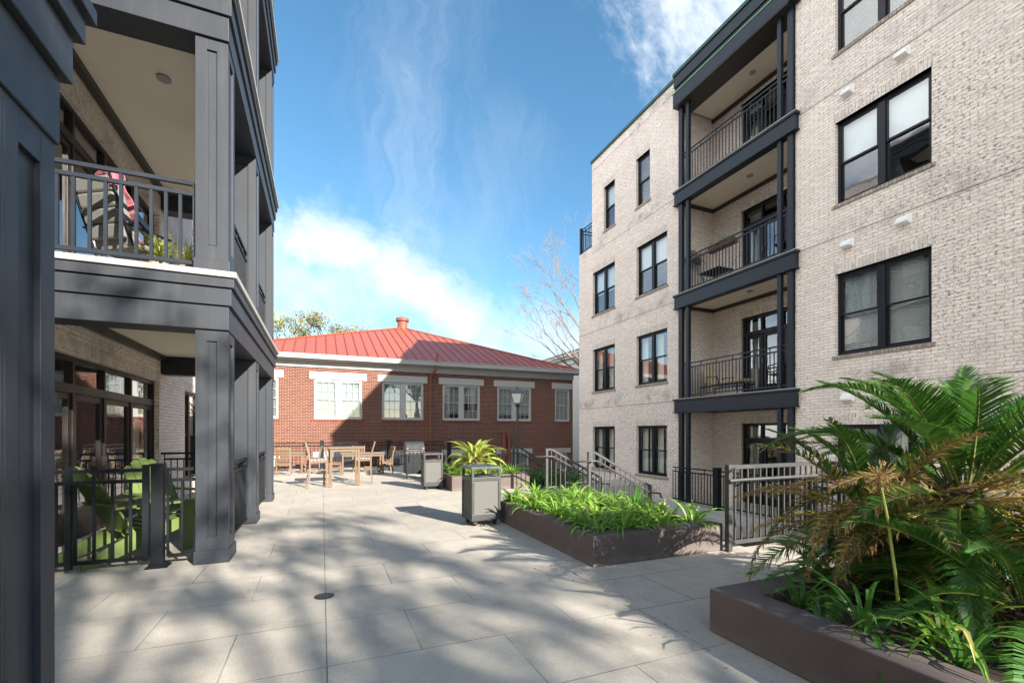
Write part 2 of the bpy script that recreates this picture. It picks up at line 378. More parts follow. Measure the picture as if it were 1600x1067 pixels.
# wall frames: (along, depth behind the face, height) -> world
def FX(pos, sgn): return lambda a, d, z: (pos+sgn*d, a, z)
def FY(pos, sgn): return lambda a, d, z: (a, pos+sgn*d, z)
def mbox(mb, F, a0, a1, d0, d1, z0, z1, mi=0):
    p = F(a0, d0, z0); q = F(a1, d1, z1); return mb.box(p[0], q[0], p[1], q[1], p[2], q[2], mi)
def wall(mb, F, a0, a1, z0, z1, holes, th=.22, mi=0):
    A = sorted({a0, a1, *[h[0] for h in holes], *[h[1] for h in holes]}); Z = sorted({z0, z1, *[h[2] for h in holes], *[h[3] for h in holes]})
    A = [a for a in A if a0 <= a <= a1]; Z = [z for z in Z if z0 <= z <= z1]
    for i in range(len(A)-1):
        for j in range(len(Z)-1):
            ca = (A[i]+A[i+1])/2; cz = (Z[j]+Z[j+1])/2
            if any(h[0] < ca < h[1] and h[2] < cz < h[3] for h in holes): continue
            for d in (0, th):
                mb.quad(F(A[i], d, Z[j]), F(A[i+1], d, Z[j]), F(A[i+1], d, Z[j+1]), F(A[i], d, Z[j+1]), mi)
    for h in holes+[(a0, a1, z0, z1)]:
        b0, b1, y0, y1 = h[:4]
        mb.quad(F(b0, 0, y0), F(b0, th, y0), F(b0, th, y1), F(b0, 0, y1), mi); mb.quad(F(b1, 0, y0), F(b1, th, y0), F(b1, th, y1), F(b1, 0, y1), mi)
        mb.quad(F(b0, 0, y0), F(b1, 0, y0), F(b1, th, y0), F(b0, th, y0), mi); mb.quad(F(b0, 0, y1), F(b1, 0, y1), F(b1, th, y1), F(b0, th, y1), mi)
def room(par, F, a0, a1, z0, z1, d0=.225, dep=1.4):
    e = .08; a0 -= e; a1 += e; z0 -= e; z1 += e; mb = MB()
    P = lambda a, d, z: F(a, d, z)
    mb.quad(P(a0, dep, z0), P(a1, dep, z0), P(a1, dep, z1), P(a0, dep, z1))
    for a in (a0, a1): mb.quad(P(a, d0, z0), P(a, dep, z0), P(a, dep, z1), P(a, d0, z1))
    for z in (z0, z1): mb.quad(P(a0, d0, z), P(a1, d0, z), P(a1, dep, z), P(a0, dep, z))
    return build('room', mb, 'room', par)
def fence(mb, p, q, zb, h=1.07, sp=.11, t=.034, pick=.018, gap=.12, base=.10, stub=5, mi=0):
    """two top rails, bottom rail, thin pickets; stubs join the two top rails"""
    p, q = Vector(p), Vector(q); L = (q-p).length; n = max(2, round(L/sp)); dz = q.z-p.z if len(p) > 2 else 0
    P = lambda f, z: (p.x+(q.x-p.x)*f, p.y+(q.y-p.y)*f, zb+dz*f+z)
    for z in (h-t/2, h-gap-t/2, base): mb.bar(P(0, z), P(1, z), t, t, mi)
    for i in range(n+1):
        f = i/n; mb.bar(P(f, base), P(f, h-gap-.02 if i % stub else h-.02), pick, pick, mi)

# ============================================================ SETTING
mb = MB(); mb.box(-400, 400, -400, 400, -2.2, -1.7); struct('ground', mb, 'ground')
mb = MB()
mb.box(-9, 5.1, -14, 20.6, -1.68, 0); mb.box(5.1, 6.75, -14, 4.32, -1.68, 0); mb.box(5.1, 10.9, 12.3, 14.0, -1.68, -.24)
struct('plaza_paving', mb, 'pave')
mb = MB(); mb.box(.0275, .0325, -4, 20.4, -.01, .0015); struct('expansion_joint', mb, 'joint')
mb = MB()
for i in range(4): mb.box(5.1+i*.34, 5.1+(i+1)*.34, 8.1, 12.3, -1.66, -.165*(i+1)+.0)
struct('steps', mb, 'walk')
mb = MB(); mb.box(6.46, 9.45, 7.7, 12.3, -1.66, -.664); mb.box(9.45, 11.66, -.4, 17.0, -1.66, -.62)
mb.box(9.3, 9.448, 4.4, 7.7, -1.66, -.56)
struct('lower_walkway', mb, 'walk')
mb = MB(); mb.box(5.102, 9.298, 4.4, 7.698, -1.66, -.95); struct('sunken_bed_soil', mb, 'soil')

# ============================================================ RIGHT: APARTMENT BUILDING
AB = thing('apartment_building', 'four storey whitewashed brick apartment block with black windows and stacked recessed balconies', 'building', (10.2, 9, -.7))
F = FX(10.2, 1)
far = [(14.35, 15.86), (11.53, 13.07)]
lev = [(0.05, 1.72, 'c'), (3.13, 4.84, 'c'), (6.23, 7.95, 's')]
wins = []
for k, (a0, a1) in enumerate(far):
    for (z0, z1, kind) in lev: wins.append((a0, a1, z0, z1, kind if not (kind == 'c' and z0 > 1) else 'o', 2))
wins += [(14.35, 15.08, 9.36, 11.05, 's', 1), (12.36, 13.09, 9.36, 11.05, 'b', 1)]
for (z0, z1, kind) in [(-.05, 1.66, 'c'), (3.13, 4.88, 'b'), (6.37, 8.13, 's'), (9.62, 11.37, 'b')]:
    wins.append((4.68, 6.36, z0, z1, kind, 2)); wins.append((1.1, 2.78, z0, z1, kind, 2))
wa = MB()
hol = [x[:4] for x in wins]
wall(wa, F, 11.03, 16.93, -1.7, 9.06, [h for h in hol if h[0] > 10 and h[3] < 9.06])
wall(wa, F, 11.03, 15.92, 9.06, 12.46, [h for h in hol if h[0] > 10 and h[2] > 9.06])
wall(wa, F, -.4, 7.25, -1.7, 12.46, [h for h in hol if h[0] < 10])
# recessed bay: back wall with door openings, side walls
slabs = [-.62, 2.51, 5.71, 8.91]
doors = [(8.05, 9.96, s+.02, s+2.38) for s in slabs]
wall(wa, FX(11.62, 1), 7.25, 11.03, -1.7, 12.4, doors)
wall(wa, FY(11.03, 1), 10.42, 11.62, -1.7, 12.4, []); wall(wa, FY(7.25, -1), 10.42, 11.62, -1.7, 12.4, [])
wa.box(10.42, 26, 16.7, 16.93, -1.7, 9.06); wa.box(10.42, 26, -.4, -.18, -1.7, 12.46); wa.box(10.42, 26, 15.7, 15.92, 9.07, 12.46)
wa.box(25.8, 26.02, -.18, 16.7, -1.7, 12.4)
build('wall', wa, 'wb', AB)
mb = MB(); mb.box(10.42, 26, -.1, 15.7, 12.2, 12.3); mb.box(10.42, 26, 15.92, 16.7, 8.85, 8.95); build('roof', mb, 'offw', AB)
for (a0, a1) in ((11.1, 15.96), (-.45, 7.2)): mb = MB(); mbox(mb, F, a0, a1, -.05, .32, 12.462, 12.56); build('coping', mb, 'green', AB)
mb = MB()
for (a0, a1, z) in [(11.04, 16.93, 2.46), (11.04, 16.93, 5.57), (11.04, 15.92, 8.79), (-.4, 7.24, 2.46), (-.4, 7.24, 5.66), (-.4, 7.24, 8.82), (11.04, 15.92, 12.12), (-.4, 7.24, 12.12)]:
    mbox(mb, F, a0, a1, -.003, .05, z, z+.011)
build('control_joint', mb, 'jointb', AB)
def one(name, F, a0, a1, d0, d1, z0, z1, mat, par, bev=0):
    mb = MB(); mbox(mb, F, a0, a1, d0, d1, z0, z1); return build(name, mb, mat, par, bev=bev)
for (a0, a1, z0, z1, kind, n) in wins:
    one('window_head', F, a0-.02, a1+.02, -.004, .1, z1, z1+.213, 'wbs', AB); one('window_sill', F, a0-.06, a1+.06, -.03, .10, z0-.075, z0-.001, 'sill', AB, .006)
for (a0, a1, z0, z1) in doors: one('door_head', FX(11.62, 1), a0-.02, a1+.02, -.004, .1, z1, z1+.213, 'wbs', AB)
def sash_window(F, a0, a1, z0, z1, n, kind, par, rec=.09, fr='wfr'):
    mb = MB(); g = MB(); bl = MB(); d0, d1 = rec, rec+.09
    o = .055
    mbox(mb, F, a0, a0+o, d0, d1, z0, z1); mbox(mb, F, a1-o, a1, d0, d1, z0, z1)
    mbox(mb, F, a0+o, a1-o, d0, d1, z1-o, z1); mbox(mb, F, a0+o, a1-o, d0, d1, z0, z0+o*1.2)
    if n == 2:
        c = (a0+a1)/2; mbox(mb, F, c-.06, c+.06, d0-.01, d1, z0+o*1.2, z1-o); bays = [(a0+o, c-.06), (c+.06, a1-o)]
    else: bays = [(a0+o, a1-o)]
    zb, zt = z0+o*1.2, z1-o; zm = (zb+zt)/2
    for (b0, b1) in bays:
        for (y0, y1, dd) in ((zm-.02, zt, d0+.015), (zb, zm+.02, d0+.045)):
            s = .042
            mbox(mb, F, b0, b0+s, dd, dd+.028, y0, y1); mbox(mb, F, b1-s, b1, dd, dd+.028, y0, y1)
            mbox(mb, F, b0+s, b1-s, dd, dd+.028, y0, y0+s); mbox(mb, F, b0+s, b1-s, dd, dd+.028, y1-s, y1)
            g.quad(F(b0+s, dd+.014, y0+s), F(b1-s, dd+.014, y0+s), F(b1-s, dd+.014, y1-s), F(b0+s, dd+.014, y1-s))
        if kind == 'b':
            zz = zb+.03
            while zz < zt-.02:
                bl.quad(F(b0+.01, d1+.03, zz), F(b1-.01, d1+.03, zz), F(b1-.01, d1+.056, zz+.026), F(b0+.01, d1+.056, zz+.026)); zz += .036
        elif kind == 's':
            mbox(bl, F, b0-.03, b1+.03, d1+.008, d1+.012, zm-.03+.22*((a0*7+z0*3) % 1.0-.4), zt)
        else:
            m_ = 22
            for i in range(m_):
                f0, f1 = i/m_, (i+1)/m_
                if kind == 'o' and .28 < f0 < .62: continue
                if kind == 'c' and .45 < f0 < .55: continue
                A = b0+(b1-b0)*f0; B = b0+(b1-b0)*f1; w0 = .02*math.sin(i*1.9); w1 = .02*math.sin((i+1)*1.9)
                bl.quad(F(A, d1+.08+w0, zb), F(B, d1+.08+w1, zb), F(B, d1+.08+w1, zt), F(A, d1+.08+w0, zt))
    wn = build('window', mb, fr, par, bev=.003)
    build('pane', g, 'glass', wn); build({'b': 'blind', 's': 'roller_shade'}.get(kind, 'curtain'), bl, {'b': 'blind', 's': 'shade'}.get(kind, 'curt'), wn)
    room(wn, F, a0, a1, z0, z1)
    return wn
for (a0, a1, z0, z1, kind, n) in wins: sash_window(F, a0, a1, z0, z1, n, kind, AB)
def french_door(F, a0, a1, z0, z1, par, n=3, tr=.36, fr='wfr', kick=.22, curtains=True, splits=None):
    mb = MB(); g = MB(); cu = MB(); d0, d1 = .08, .17; o = .07
    mbox(mb, F, a0, a0+o, d0, d1, z0, z1); mbox(mb, F, a1-o, a1, d0, d1, z0, z1)
    mbox(mb, F, a0+o, a1-o, d0, d1, z1-o, z1)
    zt = z1-o-tr
    mbox(mb, F, a0+o, a1-o, d0-.01, d1, zt-.12, zt)
    xs = splits or [a0+(a1-a0)*i/n for i in range(n+1)]
    xs = list(xs); xs[0] = a0+o-.03; xs[-1] = a1-o+.03
    for i in range(len(xs)-1):
        L = xs[i]+.03; Rr = xs[i+1]-.03
        if i: mbox(mb, F, xs[i]-.03, xs[i]+.03, d0, d1, z0, z1-o)
        g.quad(F(L, d0+.05, zt), F(Rr, d0+.05, zt), F(Rr, d0+.05, z1-o), F(L, d0+.05, z1-o))
        s = .085
        mbox(mb, F, L, L+s, d0+.02, d1-.01, z0, zt-.12); mbox(mb, F, Rr-s, Rr, d0+.02, d1-.01, z0, zt-.12)
        mbox(mb, F, L+s, Rr-s, d0+.02, d1-.01, z0, z0+kick); mbox(mb, F, L+s, Rr-s, d0+.02, d1-.01, zt-.12-s, zt-.12)
        g.quad(F(L+s, d0+.05, z0+kick), F(Rr-s, d0+.05, z0+kick), F(Rr-s, d0+.05, zt-.12-s), F(L+s, d0+.05, zt-.12-s))
    if curtains:
        for (c0, c1) in ((a0+.05, a0+.45), (a1-.4, a1-.05)):
            m_ = 12
            for i in range(m_):
                A = c0+(c1-c0)*i/m_; B = c0+(c1-c0)*(i+1)/m_; w0 = .025*math.sin(i*1.9); w1 = .025*math.sin((i+1)*1.9)
                cu.quad(F(A, .33+w0, z0), F(B, .33+w1, z0), F(B, .33+w1, z1-.1), F(A, .33+w0, z1-.1))
    dn = build('door', mb, fr, par, bev=.004); build('pane', g, 'glass', dn)
    if curtains: build('curtain', cu, 'curt', dn)
    hn = MB(); c = xs[len(xs)//2]; mbox(hn, F, c-.07, c-.045, d0-.04, d0+.02, z0+.95, z0+1.1); build('handle', hn, 'silver', dn)
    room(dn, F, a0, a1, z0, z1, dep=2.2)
    return dn
for (a0, a1, z0, z1) in doors: french_door(FX(11.62, 1), a0, a1, z0, z1, AB)
# balconies of the bay
for s in slabs[1:]:
    mb = MB(); mb.box(10.08, 10.3, 7.17, 11.09, s-.40, s-.06); mb.box(10.3, 11.615, 7.255, 11.025, s-.28, s-.03)
    mb.box(10.05, 10.3, 7.14, 11.12, s-.06, s-.012); mb.box(10.05, 10.3, 7.14, 11.12, s-.43, s-.40)
    bal = build('balcony', mb, 'navy', AB, bev=.006)
    m2 = MB(); m2.box(10.035, 10.3, 7.13, 11.13, s-.010, s+.012); build('slab_edge', m2, 'cap', bal)
    m2 = MB(); m2.box(10.32, 11.56, 7.31, 10.97, s-.296, s-.284); build('ceiling', m2, 'beige', bal)
    m2 = MB(); m2.box(11.545, 11.617, 7.256, 11.026, s-.39, s-.297); m2.box(10.32, 11.543, 10.95, 11.026, s-.39, s-.297); build('trim', m2, 'trim', bal)
    m2 = MB(); m2.tube([(10.95, 9.1, s-.30), (10.95, 9.1, s-.325)], .08, 16); build('ceiling_light', m2, 'cap', bal)
    m2 = MB(); fence(m2, (10.17, 7.33, 0), (10.17, 10.87, 0), s, 1.07, .112)
    build('railing', m2, 'navy', bal)
# posts, full height
for (y0, y1) in ((10.80, 10.94), (10.53, 10.64), (7.56, 7.66), (7.27, 7.40)):
    mb = MB()
    for (z0, z1) in ((-.62, 2.08), (2.524, 5.28), (5.724, 8.48), (8.924, 11.45)): mb.box(10.12, 10.22, y0, y1, z0, z1)
    build('post', mb, 'navy', AB, bev=.004)
mb = MB(); mb.box(9.95, 10.195, 7.1, 11.0, 11.45, 11.83); mb.box(10.10, 10.195, 7.1, 11.08, 11.86, 12.12); mb.box(10.06, 10.195, 7.1, 11.09, 12.12, 12.46)
fa = build('fascia', mb, 'navy', AB, bev=.008)
mb = MB(); mb.box(9.93, 10.195, 7.08, 11.02, 11.831, 11.856); build('flashing', mb, 'lime', fa)
mb = MB(); mb.box(10.02, 10.5, 7.08, 11.098, 12.461, 12.56); build('fascia_coping', mb, 'green', fa)
mb = MB()
for i in range(7): mb.tube([(10.0, 10.6-i*.52, 11.856), (10.0, 10.6-i*.52, 11.90)], .018, 8)
build('snow_stud', mb, 'white', fa)
mb = MB(); mb.box(9.96, 10.62, 7.26, 11.02, 11.43, 11.449); mb.box(10.2, 11.6, 7.26, 11.02, 11.56, 12.1); build('soffit', mb, 'trim', fa)
mb = MB(); mb.box(10.63, 11.55, 7.3, 10.97, 11.50, 11.555); build('ceiling', mb, 'beige', fa)
mb = MB(); mb.box(11.55, 11.617, 7.3, 11.026, 11.40, 11.499); build('trim', mb, 'trim', fa)
mb = MB(); mb.tube([(11.05, 9.1, 11.50), (11.05, 9.1, 11.47)], .08, 16); build('ceiling_light', mb, 'cap', fa)
for (y, z) in [(6.1, 2.22), (5.15, 2.24), (6.1, 5.44), (5.1, 5.5), (6.1, 8.63), (5.12, 8.67)]:
    mb = MB(); fn = lambda p, a: (10.2-p[0], a, z+p[1])
    mb.prism([(-.0, -.07), (.13, -.05), (.13, -.01), (.05, .085), (0, .085)], fn, y-.10, y+.10)
    mb.box(10.19, 10.2, y-.12, y+.12, z-.08, z+.105)
    build('vent_hood', mb, 'vent', AB, bev=.003)
# roof terrace railing at the far corner
mb = MB(); fence(mb, (10.26, 15.98, 0), (10.26, 16.86, 0), 9.06, 1.07, .11); fence(mb, (10.26, 16.86, 0), (14, 16.86, 0), 9.06, 1.07, .11); mb.box(10.21, 10.31, 16.81, 16.91, 9.06, 10.2)
build('terrace_railing', mb, 'navy', AB)

# patio fence of the ground floor bay
pf = thing('patio_fence', 'black picket fence round the ground floor patio under the stacked balconies', 'fence', (9.95, 9, -.62))
mb = MB(); fence(mb, (9.95, 3.0, 0), (9.95, 10.99, 0), -.62, 1.07, .112); build('railing', mb, 'blk', pf)
for y in (4.2, 6.75, 9.3):
    mb = MB(); mb.box(9.87, 10.03, y-.08, y+.08, -.615, .50); mb.box(9.86, 10.04, y-.09, y+.09, .50, .53); mb.box(9.84, 10.06, y-.11, y+.11, -.617, -.59); build('post', mb, 'blk', pf, bev=.006)

# ============================================================ LEFT: CHARCOAL LOGGIAS
LB = thing('loggia_building', 'charcoal panelled apartment building on the left with stacked loggias over brick back walls', 'building', (-3, 6, 0))
fl = [0, 3.32, 6.64, 9.96, 13.28]
FLW = FX(-3.0, -1)
dr = []
for s in fl[:4]: dr.append((6.75, 11.12, s+.03, s+2.51))
win2 = [(12.95, 14.4, s+.35, s+2.5) for s in fl[:4]]
wa = MB(); wall(wa, FLW, 6.1, 17.0, -1.5, 13.3, dr+win2); wa.box(-14, -3.22, 16.8, 17.0, -1.5, 13.3); wa.box(-14, -3.22, 6.1, 6.3, -1.5, 13.3)
build('brick_wall', wa, 'wb', LB)
for h in dr+win2: one('door_head', FLW, h[0]-.02, h[1]+.02, -.004, .1, h[3]+.001, h[3]+.214, 'wbs', LB)
for i, h in enumerate(dr): french_door(FLW, *h, LB, fr='bronze', tr=.30, kick=.42, splits=[6.75, 7.93, 8.89, 9.95, 11.12])
for h in win2: sash_window(FLW, *h, 2, 'o', LB, fr='bronze')
def beam(x1, y0, y1, z, both=True, name='beam', xw=-6.0, capm='cap'):
    """stepped fascia running along Y with returns along X at its ends"""
    lay = [(z-.64, z-.37, .012), (z-.364, z-.17, .042), (z-.164, z-.055, .072)]
    mb = MB(); gr = MB()
    for (a, b, p) in lay:
        mb.prism([(xw, y0-p), (x1+p, y0-p), (x1+p, y1+p), (xw, y1+p), (xw, y1-.30), (x1-.36, y1-.30), (x1-.36, y0+.36), (xw, y0+.36)], lambda q, h: (q[0], q[1], h), a, b)
    for (a, b, p) in ((z-.37, z-.364, -.006), (z-.17, z-.164, .02)):
        gr.box(x1-.34, x1+p, y0-p, y1+p, a, b); gr.box(xw, x1-.35, y0-p, y0+.34, a, b)
    o = build(name, mb, 'char', LB, bev=.005)
    build('shadow_groove', gr, 'char2', o)
    mb = MB(); mb.prism([(xw, y0-.10), (x1+.10, y0-.10), (x1+.10, y1+.10), (x1-.36, y1+.10), (x1-.36, y0+.36), (xw, y0+.36)], lambda q, h: (q[0], q[1], h), z-.053, z+.012)
    build('capping', mb, capm, o, bev=.004)
    mb = MB(); mb.box(xw, x1-.362, y0+.361, y1-.301, z-.26, z-.02); mb.box(xw, x1-.362, y1-.30, y1, z-.053, z)
    build('floor_slab', mb, 'walk', o)
    mb = MB(); mb.box(max(xw, -2.99), x1-.364, y0+.363, y1-.303, z-.275, z-.262); build('ceiling', mb, 'beige', o)
    mb = MB(); mb.box(-2.998, -2.9, y0+.363, y1-.303, z-.38, z-.277); build('trim', mb, 'trim', o)
    mb = MB(); mb.tube([(x1-1.0, y0+1.5, z-.276), (x1-1.0, y0+1.5, z-.30)], .085, 18); build('ceiling_light', mb, 'cap', o)
    mb = MB(); mb.tube([(x1-1.0, y0+3.9, z-.276), (x1-1.0, y0+3.9, z-.30)], .085, 18); build('ceiling_light', mb, 'cap', o)
    return o
def pier(x1, y0, w_, d_, z0, z1, px=.0, name='column'):
    """pier with a plinth and a sunk panel on each visible face (built from raised stiles round a core)"""
    mb = MB(); t = .022; pw = .075
    mb.box(x1-w_+t, x1-t, y0+t, y0+d_-t, z0, z1-.002)
    fx = lambda a0, a1, b0, b1: None
    zp0, zp1 = z0+.30, z1-.13
    # front (-Y) face
    s = min(.11, w_*.36)
    for (a0, a1) in ((x1-w_, x1-w_+s), (x1-s, x1)):
        mb.box(a0, a1, y0, y0+t+.001, z0, z1-.002)
    for (b0, b1) in ((z0, zp0), (zp1, z1-.002)): mb.box(x1-w_+s, x1-s, y0+.0005, y0+t, b0, b1)
    # side (+X) face
    s = min(.10, d_*.34)
    for (a0, a1) in ((y0+t+.0015, y0+s), (y0+d_-s, y0+d_)): mb.box(x1-t-.001, x1, a0, a1, z0, z1-.002)
    for (b0, b1) in ((z0, zp0), (zp1, z1-.002)): mb.box(x1-t, x1-.0005, y0+s, y0+d_-s, b0, b1)
    o = build(name, mb, 'char', LB, bev=.002)
    mb = MB(); mb.box(x1-w_-.018, x1+.018, y0-.018, y0+d_+.018, z0+.002, z0+.15); build('plinth', mb, 'char', o, bev=.008)
    mb = MB(); mb.box(x1-w_+min(.11, w_*.36)+.015, x1-min(.11, w_*.36)-.015, y0+t-.006, y0+t, zp0+.02, zp1-.02)
    build('panel_moulding', mb, 'char', o)
    return o
for s in fl[1:]:
    beam(-1.0, 6.1, 11.5, s-.012)
for s, e in zip(fl[:4], fl[1:]):
    pier(-1.0, 6.12, .32, .42, s+.001, e-.652); pier(-1.0, 8.5, .55, .42, s+.001, e-.652); pier(-1.0, 11.07, .40, .42, s+.001, e-.652)
    for (y0, y1) in ((6.56, 8.48), (8.94, 11.05)):
        mb = MB(); fence(mb, (-1.14, y0, 0), (-1.14, y1, 0), s, 1.09, .105, t=.038); build('side_railing', mb, 'blk', LB)
    mb = MB(); mb.box(-3.0, -1.42, 11.2, 11.24, s+1.05, s+1.09)
    fence(mb, (-2.95, 11.25, 0), (-1.42, 11.25, 0), s, 1.09, .11, t=.036)
    build('end_railing', mb, 'blk', LB)
    if s > 1:
        mb = MB(); fence(mb, (-6, 6.18, 0), (-1.34, 6.18, 0), s, 1.02, .135, t=.042, pick=.03); build('front_railing', mb, 'navy', LB)
# parapet top
mb = MB(); mb.box(-14, -1, 6.1, 11.5, 13.29, 13.4); mb.box(-14, -3, 11.5, 17, 13.29, 13.4); build('roof', mb, 'offw', LB)
# near wing
for s in fl[1:]: beam(-1.0, -5.0, 2.42, s-.012, xw=-9.0, capm='char')  # shade painted into the capping: charcoal in place of the pale cast edge
for s, e in zip(fl[:4], fl[1:]):
    pier(-1.0, 2.08, .34, .34, s+.001, e-.652); pier(-1.0, -.6, .34, .42, s+.001, e-.652); pier(-1.0, -5.0, .34, .42, s+.001, e-.652)
mb = MB()
for s in fl[:4]:
    mb.box(-9, -2.6, 2.1, 2.3, s, s+2.7)
    mb.box(-2.65, -2.5, -4.9, 2.09, s, s+2.7); mb.box(-1.32, -1.12, .3, 2.075, s, s+2.66)
build('wing_wall', mb, 'char2', LB)
mb = MB(); mb.box(-14, -1, -5, 2.42, 13.29, 13.4); build('wing_roof', mb, 'offw', LB)

# front patio fence of the left loggia
lf = thing('loggia_fence', 'black picket fence with square post in front of the green chairs', 'fence', (-1.66, 6.3, 0))
mb = MB(); fence(mb, (-4.6, 6.22, 0), (-1.78, 6.22, 0), 0, 1.10, .155, t=.038, pick=.026, base=.11); mb.bar((-2.46, 6.22, .05), (-2.46, 6.22, 1.14), .05, .05)
fence(mb, (-1.6, 6.22, 0), (-1.33, 6.22, 0), 0, 1.10, .135, t=.036, pick=.024, base=.11, stub=9); mb.bar((-1.80, 6.22, .08), (-1.80, 6.22, 1.14), .055, .055)
build('railing', mb, 'blk', lf)
mb = MB(); mb.box(-1.745, -1.635, 6.165, 6.275, .012, 1.13); mb.box(-1.755, -1.625, 6.155, 6.285, 1.13, 1.15)
fn = lambda p, a: None
mb.hexa([(-1.80, 6.11, .002), (-1.58, 6.11, .002), (-1.58, 6.33, .002), (-1.80, 6.33, .002), (-1.75, 6.16, .045), (-1.63, 6.16, .045), (-1.63, 6.28, .045), (-1.75, 6.28, .045)])
build('post', mb, 'blk', lf, bev=.004)

# ============================================================ RED BRICK SCHOOLHOUSE
W = 22.7
RB = thing('brick_schoolhouse', 'low red brick building with red standing seam hip roof and white sash windows', 'building', (4, W, -1.7))
FW = FY(W, 1)
rw = [(-3.9+.0, -1.78, 2), (-.33, 1.77, 2), (2.68, 4.68, 2), (5.66, 7.66, 2), (8.63, 10.63, 2), (12.1, 13.05, 1)]
bz = [(a, b, -.75, .33, n) for a, b, n in rw]
hol = [(a, b, 2.1, 3.93) for a, b, n in rw]+[(a+.15, b-.15, z0, z1) for a, b, z0, z1, n in bz]
wa = MB(); wall(wa, FW, -4.4, 13.25, -1.7, 4.75, hol); wa.box(-4.4, -4.18, W+.22, 39, -1.7, 4.75); wa.box(13.03, 13.25, W+.22, 39, -1.7, 4.75); wa.box(-4.4, 13.25, 39, 39.2, -1.7, 4.75)
build('wall', wa, 'rb', RB)
for a, b, n in rw:
    one('lintel', FW, a-.20, b+.20, -.03, .1, 3.93, 4.27, 'white', RB, .01); one('sill', FW, a-.05, b+.05, -.04, .1, 2.03, 2.099, 'rbs', RB)
    one('lintel', FW, a-.05, b+.05, -.03, .1, .33, .6, 'white', RB, .01); one('sill_course', FW, a-.12, b+.12, -.006, .1, 1.92, 2.03, 'rbs', RB)
def multi_sash(F, a0, a1, z0, z1, n, par, lites=(3, 2), kind='b', small=False):
    mb = MB(); g = MB(); bl = MB(); d0, d1 = .03, .13; o = .08
    mbox(mb, F, a0, a0+o, d0, d1, z0, z1); mbox(mb, F, a1-o, a1, d0, d1, z0, z1); mbox(mb, F, a0+o, a1-o, d0, d1, z1-o, z1); mbox(mb, F, a0+o, a1-o, d0-.02, d1, z0, z0+o)
    c = (a0+a1)/2; bays = [(a0+o, c-.11), (c+.11, a1-o)] if n == 2 else [(a0+o, a1-o)]
    if n == 2: mbox(mb, F, c-.11, c+.11, d0, d1, z0+o, z1-o)
    zb, zt = z0+o, z1-o; zm = (zb+zt)/2
    for bi, (b0, b1) in enumerate(bays):
        for (y0, y1, dd) in ((zm-.018, zt, d0+.03), (zb, zm+.018, d0+.06)):
            s = .038
            mbox(mb, F, b0, b0+s, dd, dd+.026, y0, y1); mbox(mb, F, b1-s, b1, dd, dd+.026, y0, y1); mbox(mb, F, b0+s, b1-s, dd, dd+.026, y0, y0+s); mbox(mb, F, b0+s, b1-s, dd, dd+.026, y1-s, y1)
            for i in range(1, lites[0]): x = b0+s+(b1-b0-2*s)*i/lites[0]; mbox(mb, F, x-.009, x+.009, dd+.004, dd+.02, y0+s, y1-s)
            for j in range(1, lites[1]): z = y0+s+(y1-y0-2*s)*j/lites[1]; mbox(mb, F, b0+s, b1-s, dd+.006, dd+.018, z-.009, z+.009)
            g.quad(F(b0+s, dd+.013, y0+s), F(b1-s, dd+.013, y0+s), F(b1-s, dd+.013, y1-s), F(b0+s, dd+.013, y1-s))
        lo = zb+.02
        if kind[bi % len(kind)] == 'h': lo = zm+.05
        if kind[bi % len(kind)] == 'q': lo = zb+.25
        zz = lo
        while zz < zt:
            bl.quad(F(b0+.01, d1+.04, zz), F(b1-.01, d1+.04, zz), F(b1-.01, d1+.052, zz+.047), F(b0+.01, d1+.052, zz+.047)); zz += .045
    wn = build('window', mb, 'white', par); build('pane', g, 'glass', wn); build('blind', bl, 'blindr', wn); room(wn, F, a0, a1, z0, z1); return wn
for (a, b, n), kd in zip(rw, ('bb', 'bb', 'bb', 'qh', 'qq', 'b')): multi_sash(FW, a, b, 2.1, 3.93, n, RB, kind=kd)
for a, b, z0, z1, n in bz: multi_sash(FW, a+.15, b-.15, z0, z1, n, RB, lites=(2, 1))
ev = 22.3; ez = 4.98; XL, XR = -4.75, 13.55; AP = Vector((4.95, 30.8, 8.44)); YB = 39.3
cs = [Vector((XL, ev, ez)), Vector((XR, ev, ez)), Vector((XR, YB, ez)), Vector((XL, YB, ez))]
mb = MB()
for i in range(4): mb.tri(cs[i], cs[(i+1) % 4], AP)
mb.quad(*[c-Vector((0, 0, .02)) for c in cs])
rf = build('roof', mb, 'roofred', RB)
sm = MB()
nrm = (cs[1]-cs[0]).cross(AP-cs[0]).normalized()
x = XL+.35
while x < XR-.1:
    f = (x-XL)/(AP.x-XL) if x < AP.x else (XR-x)/(XR-AP.x)
    top = Vector((x, ev, ez)).lerp(Vector((x, AP.y, AP.z)), max(0, f)); sm.bar(Vector((x, ev, ez))+nrm*.015, top+nrm*.015, .03, .045, up=nrm); x += .46
y = ev+.3
while y < YB:
    f = 1-abs(y-AP.y)/(AP.y-ev); top = Vector((XR, y, ez)).lerp(Vector((AP.x, y, AP.z)), max(0, f)); sm.bar((XR, y, ez+.02), top+Vector((.01, 0, .02)), .03, .045)
    top = Vector((XL, y, ez)).lerp(Vector((AP.x, y, AP.z)), max(0, f)); sm.bar((XL, y, ez+.02), top+Vector((-.01, 0, .02)), .03, .045); y += .46
build('seam', sm, 'roofseam', rf)
mb = MB()
for c in cs: mb.bar(c+Vector((0, 0, .03)), AP+Vector((0, 0, .03)), .16, .06)
build('hip_cap', mb, 'roofred', rf)
mb = MB(); mb.tube([AP+Vector((0, 0, -.3)), AP+Vector((0, 0, .42))], .33, 20); mb.tube([AP+Vector((0, 0, z)) for z in (.40, .42, .60, .66)], [.36, .43, .43, .3], 20); build('roof_ventilator', mb, 'rpipe', rf, smooth=False)
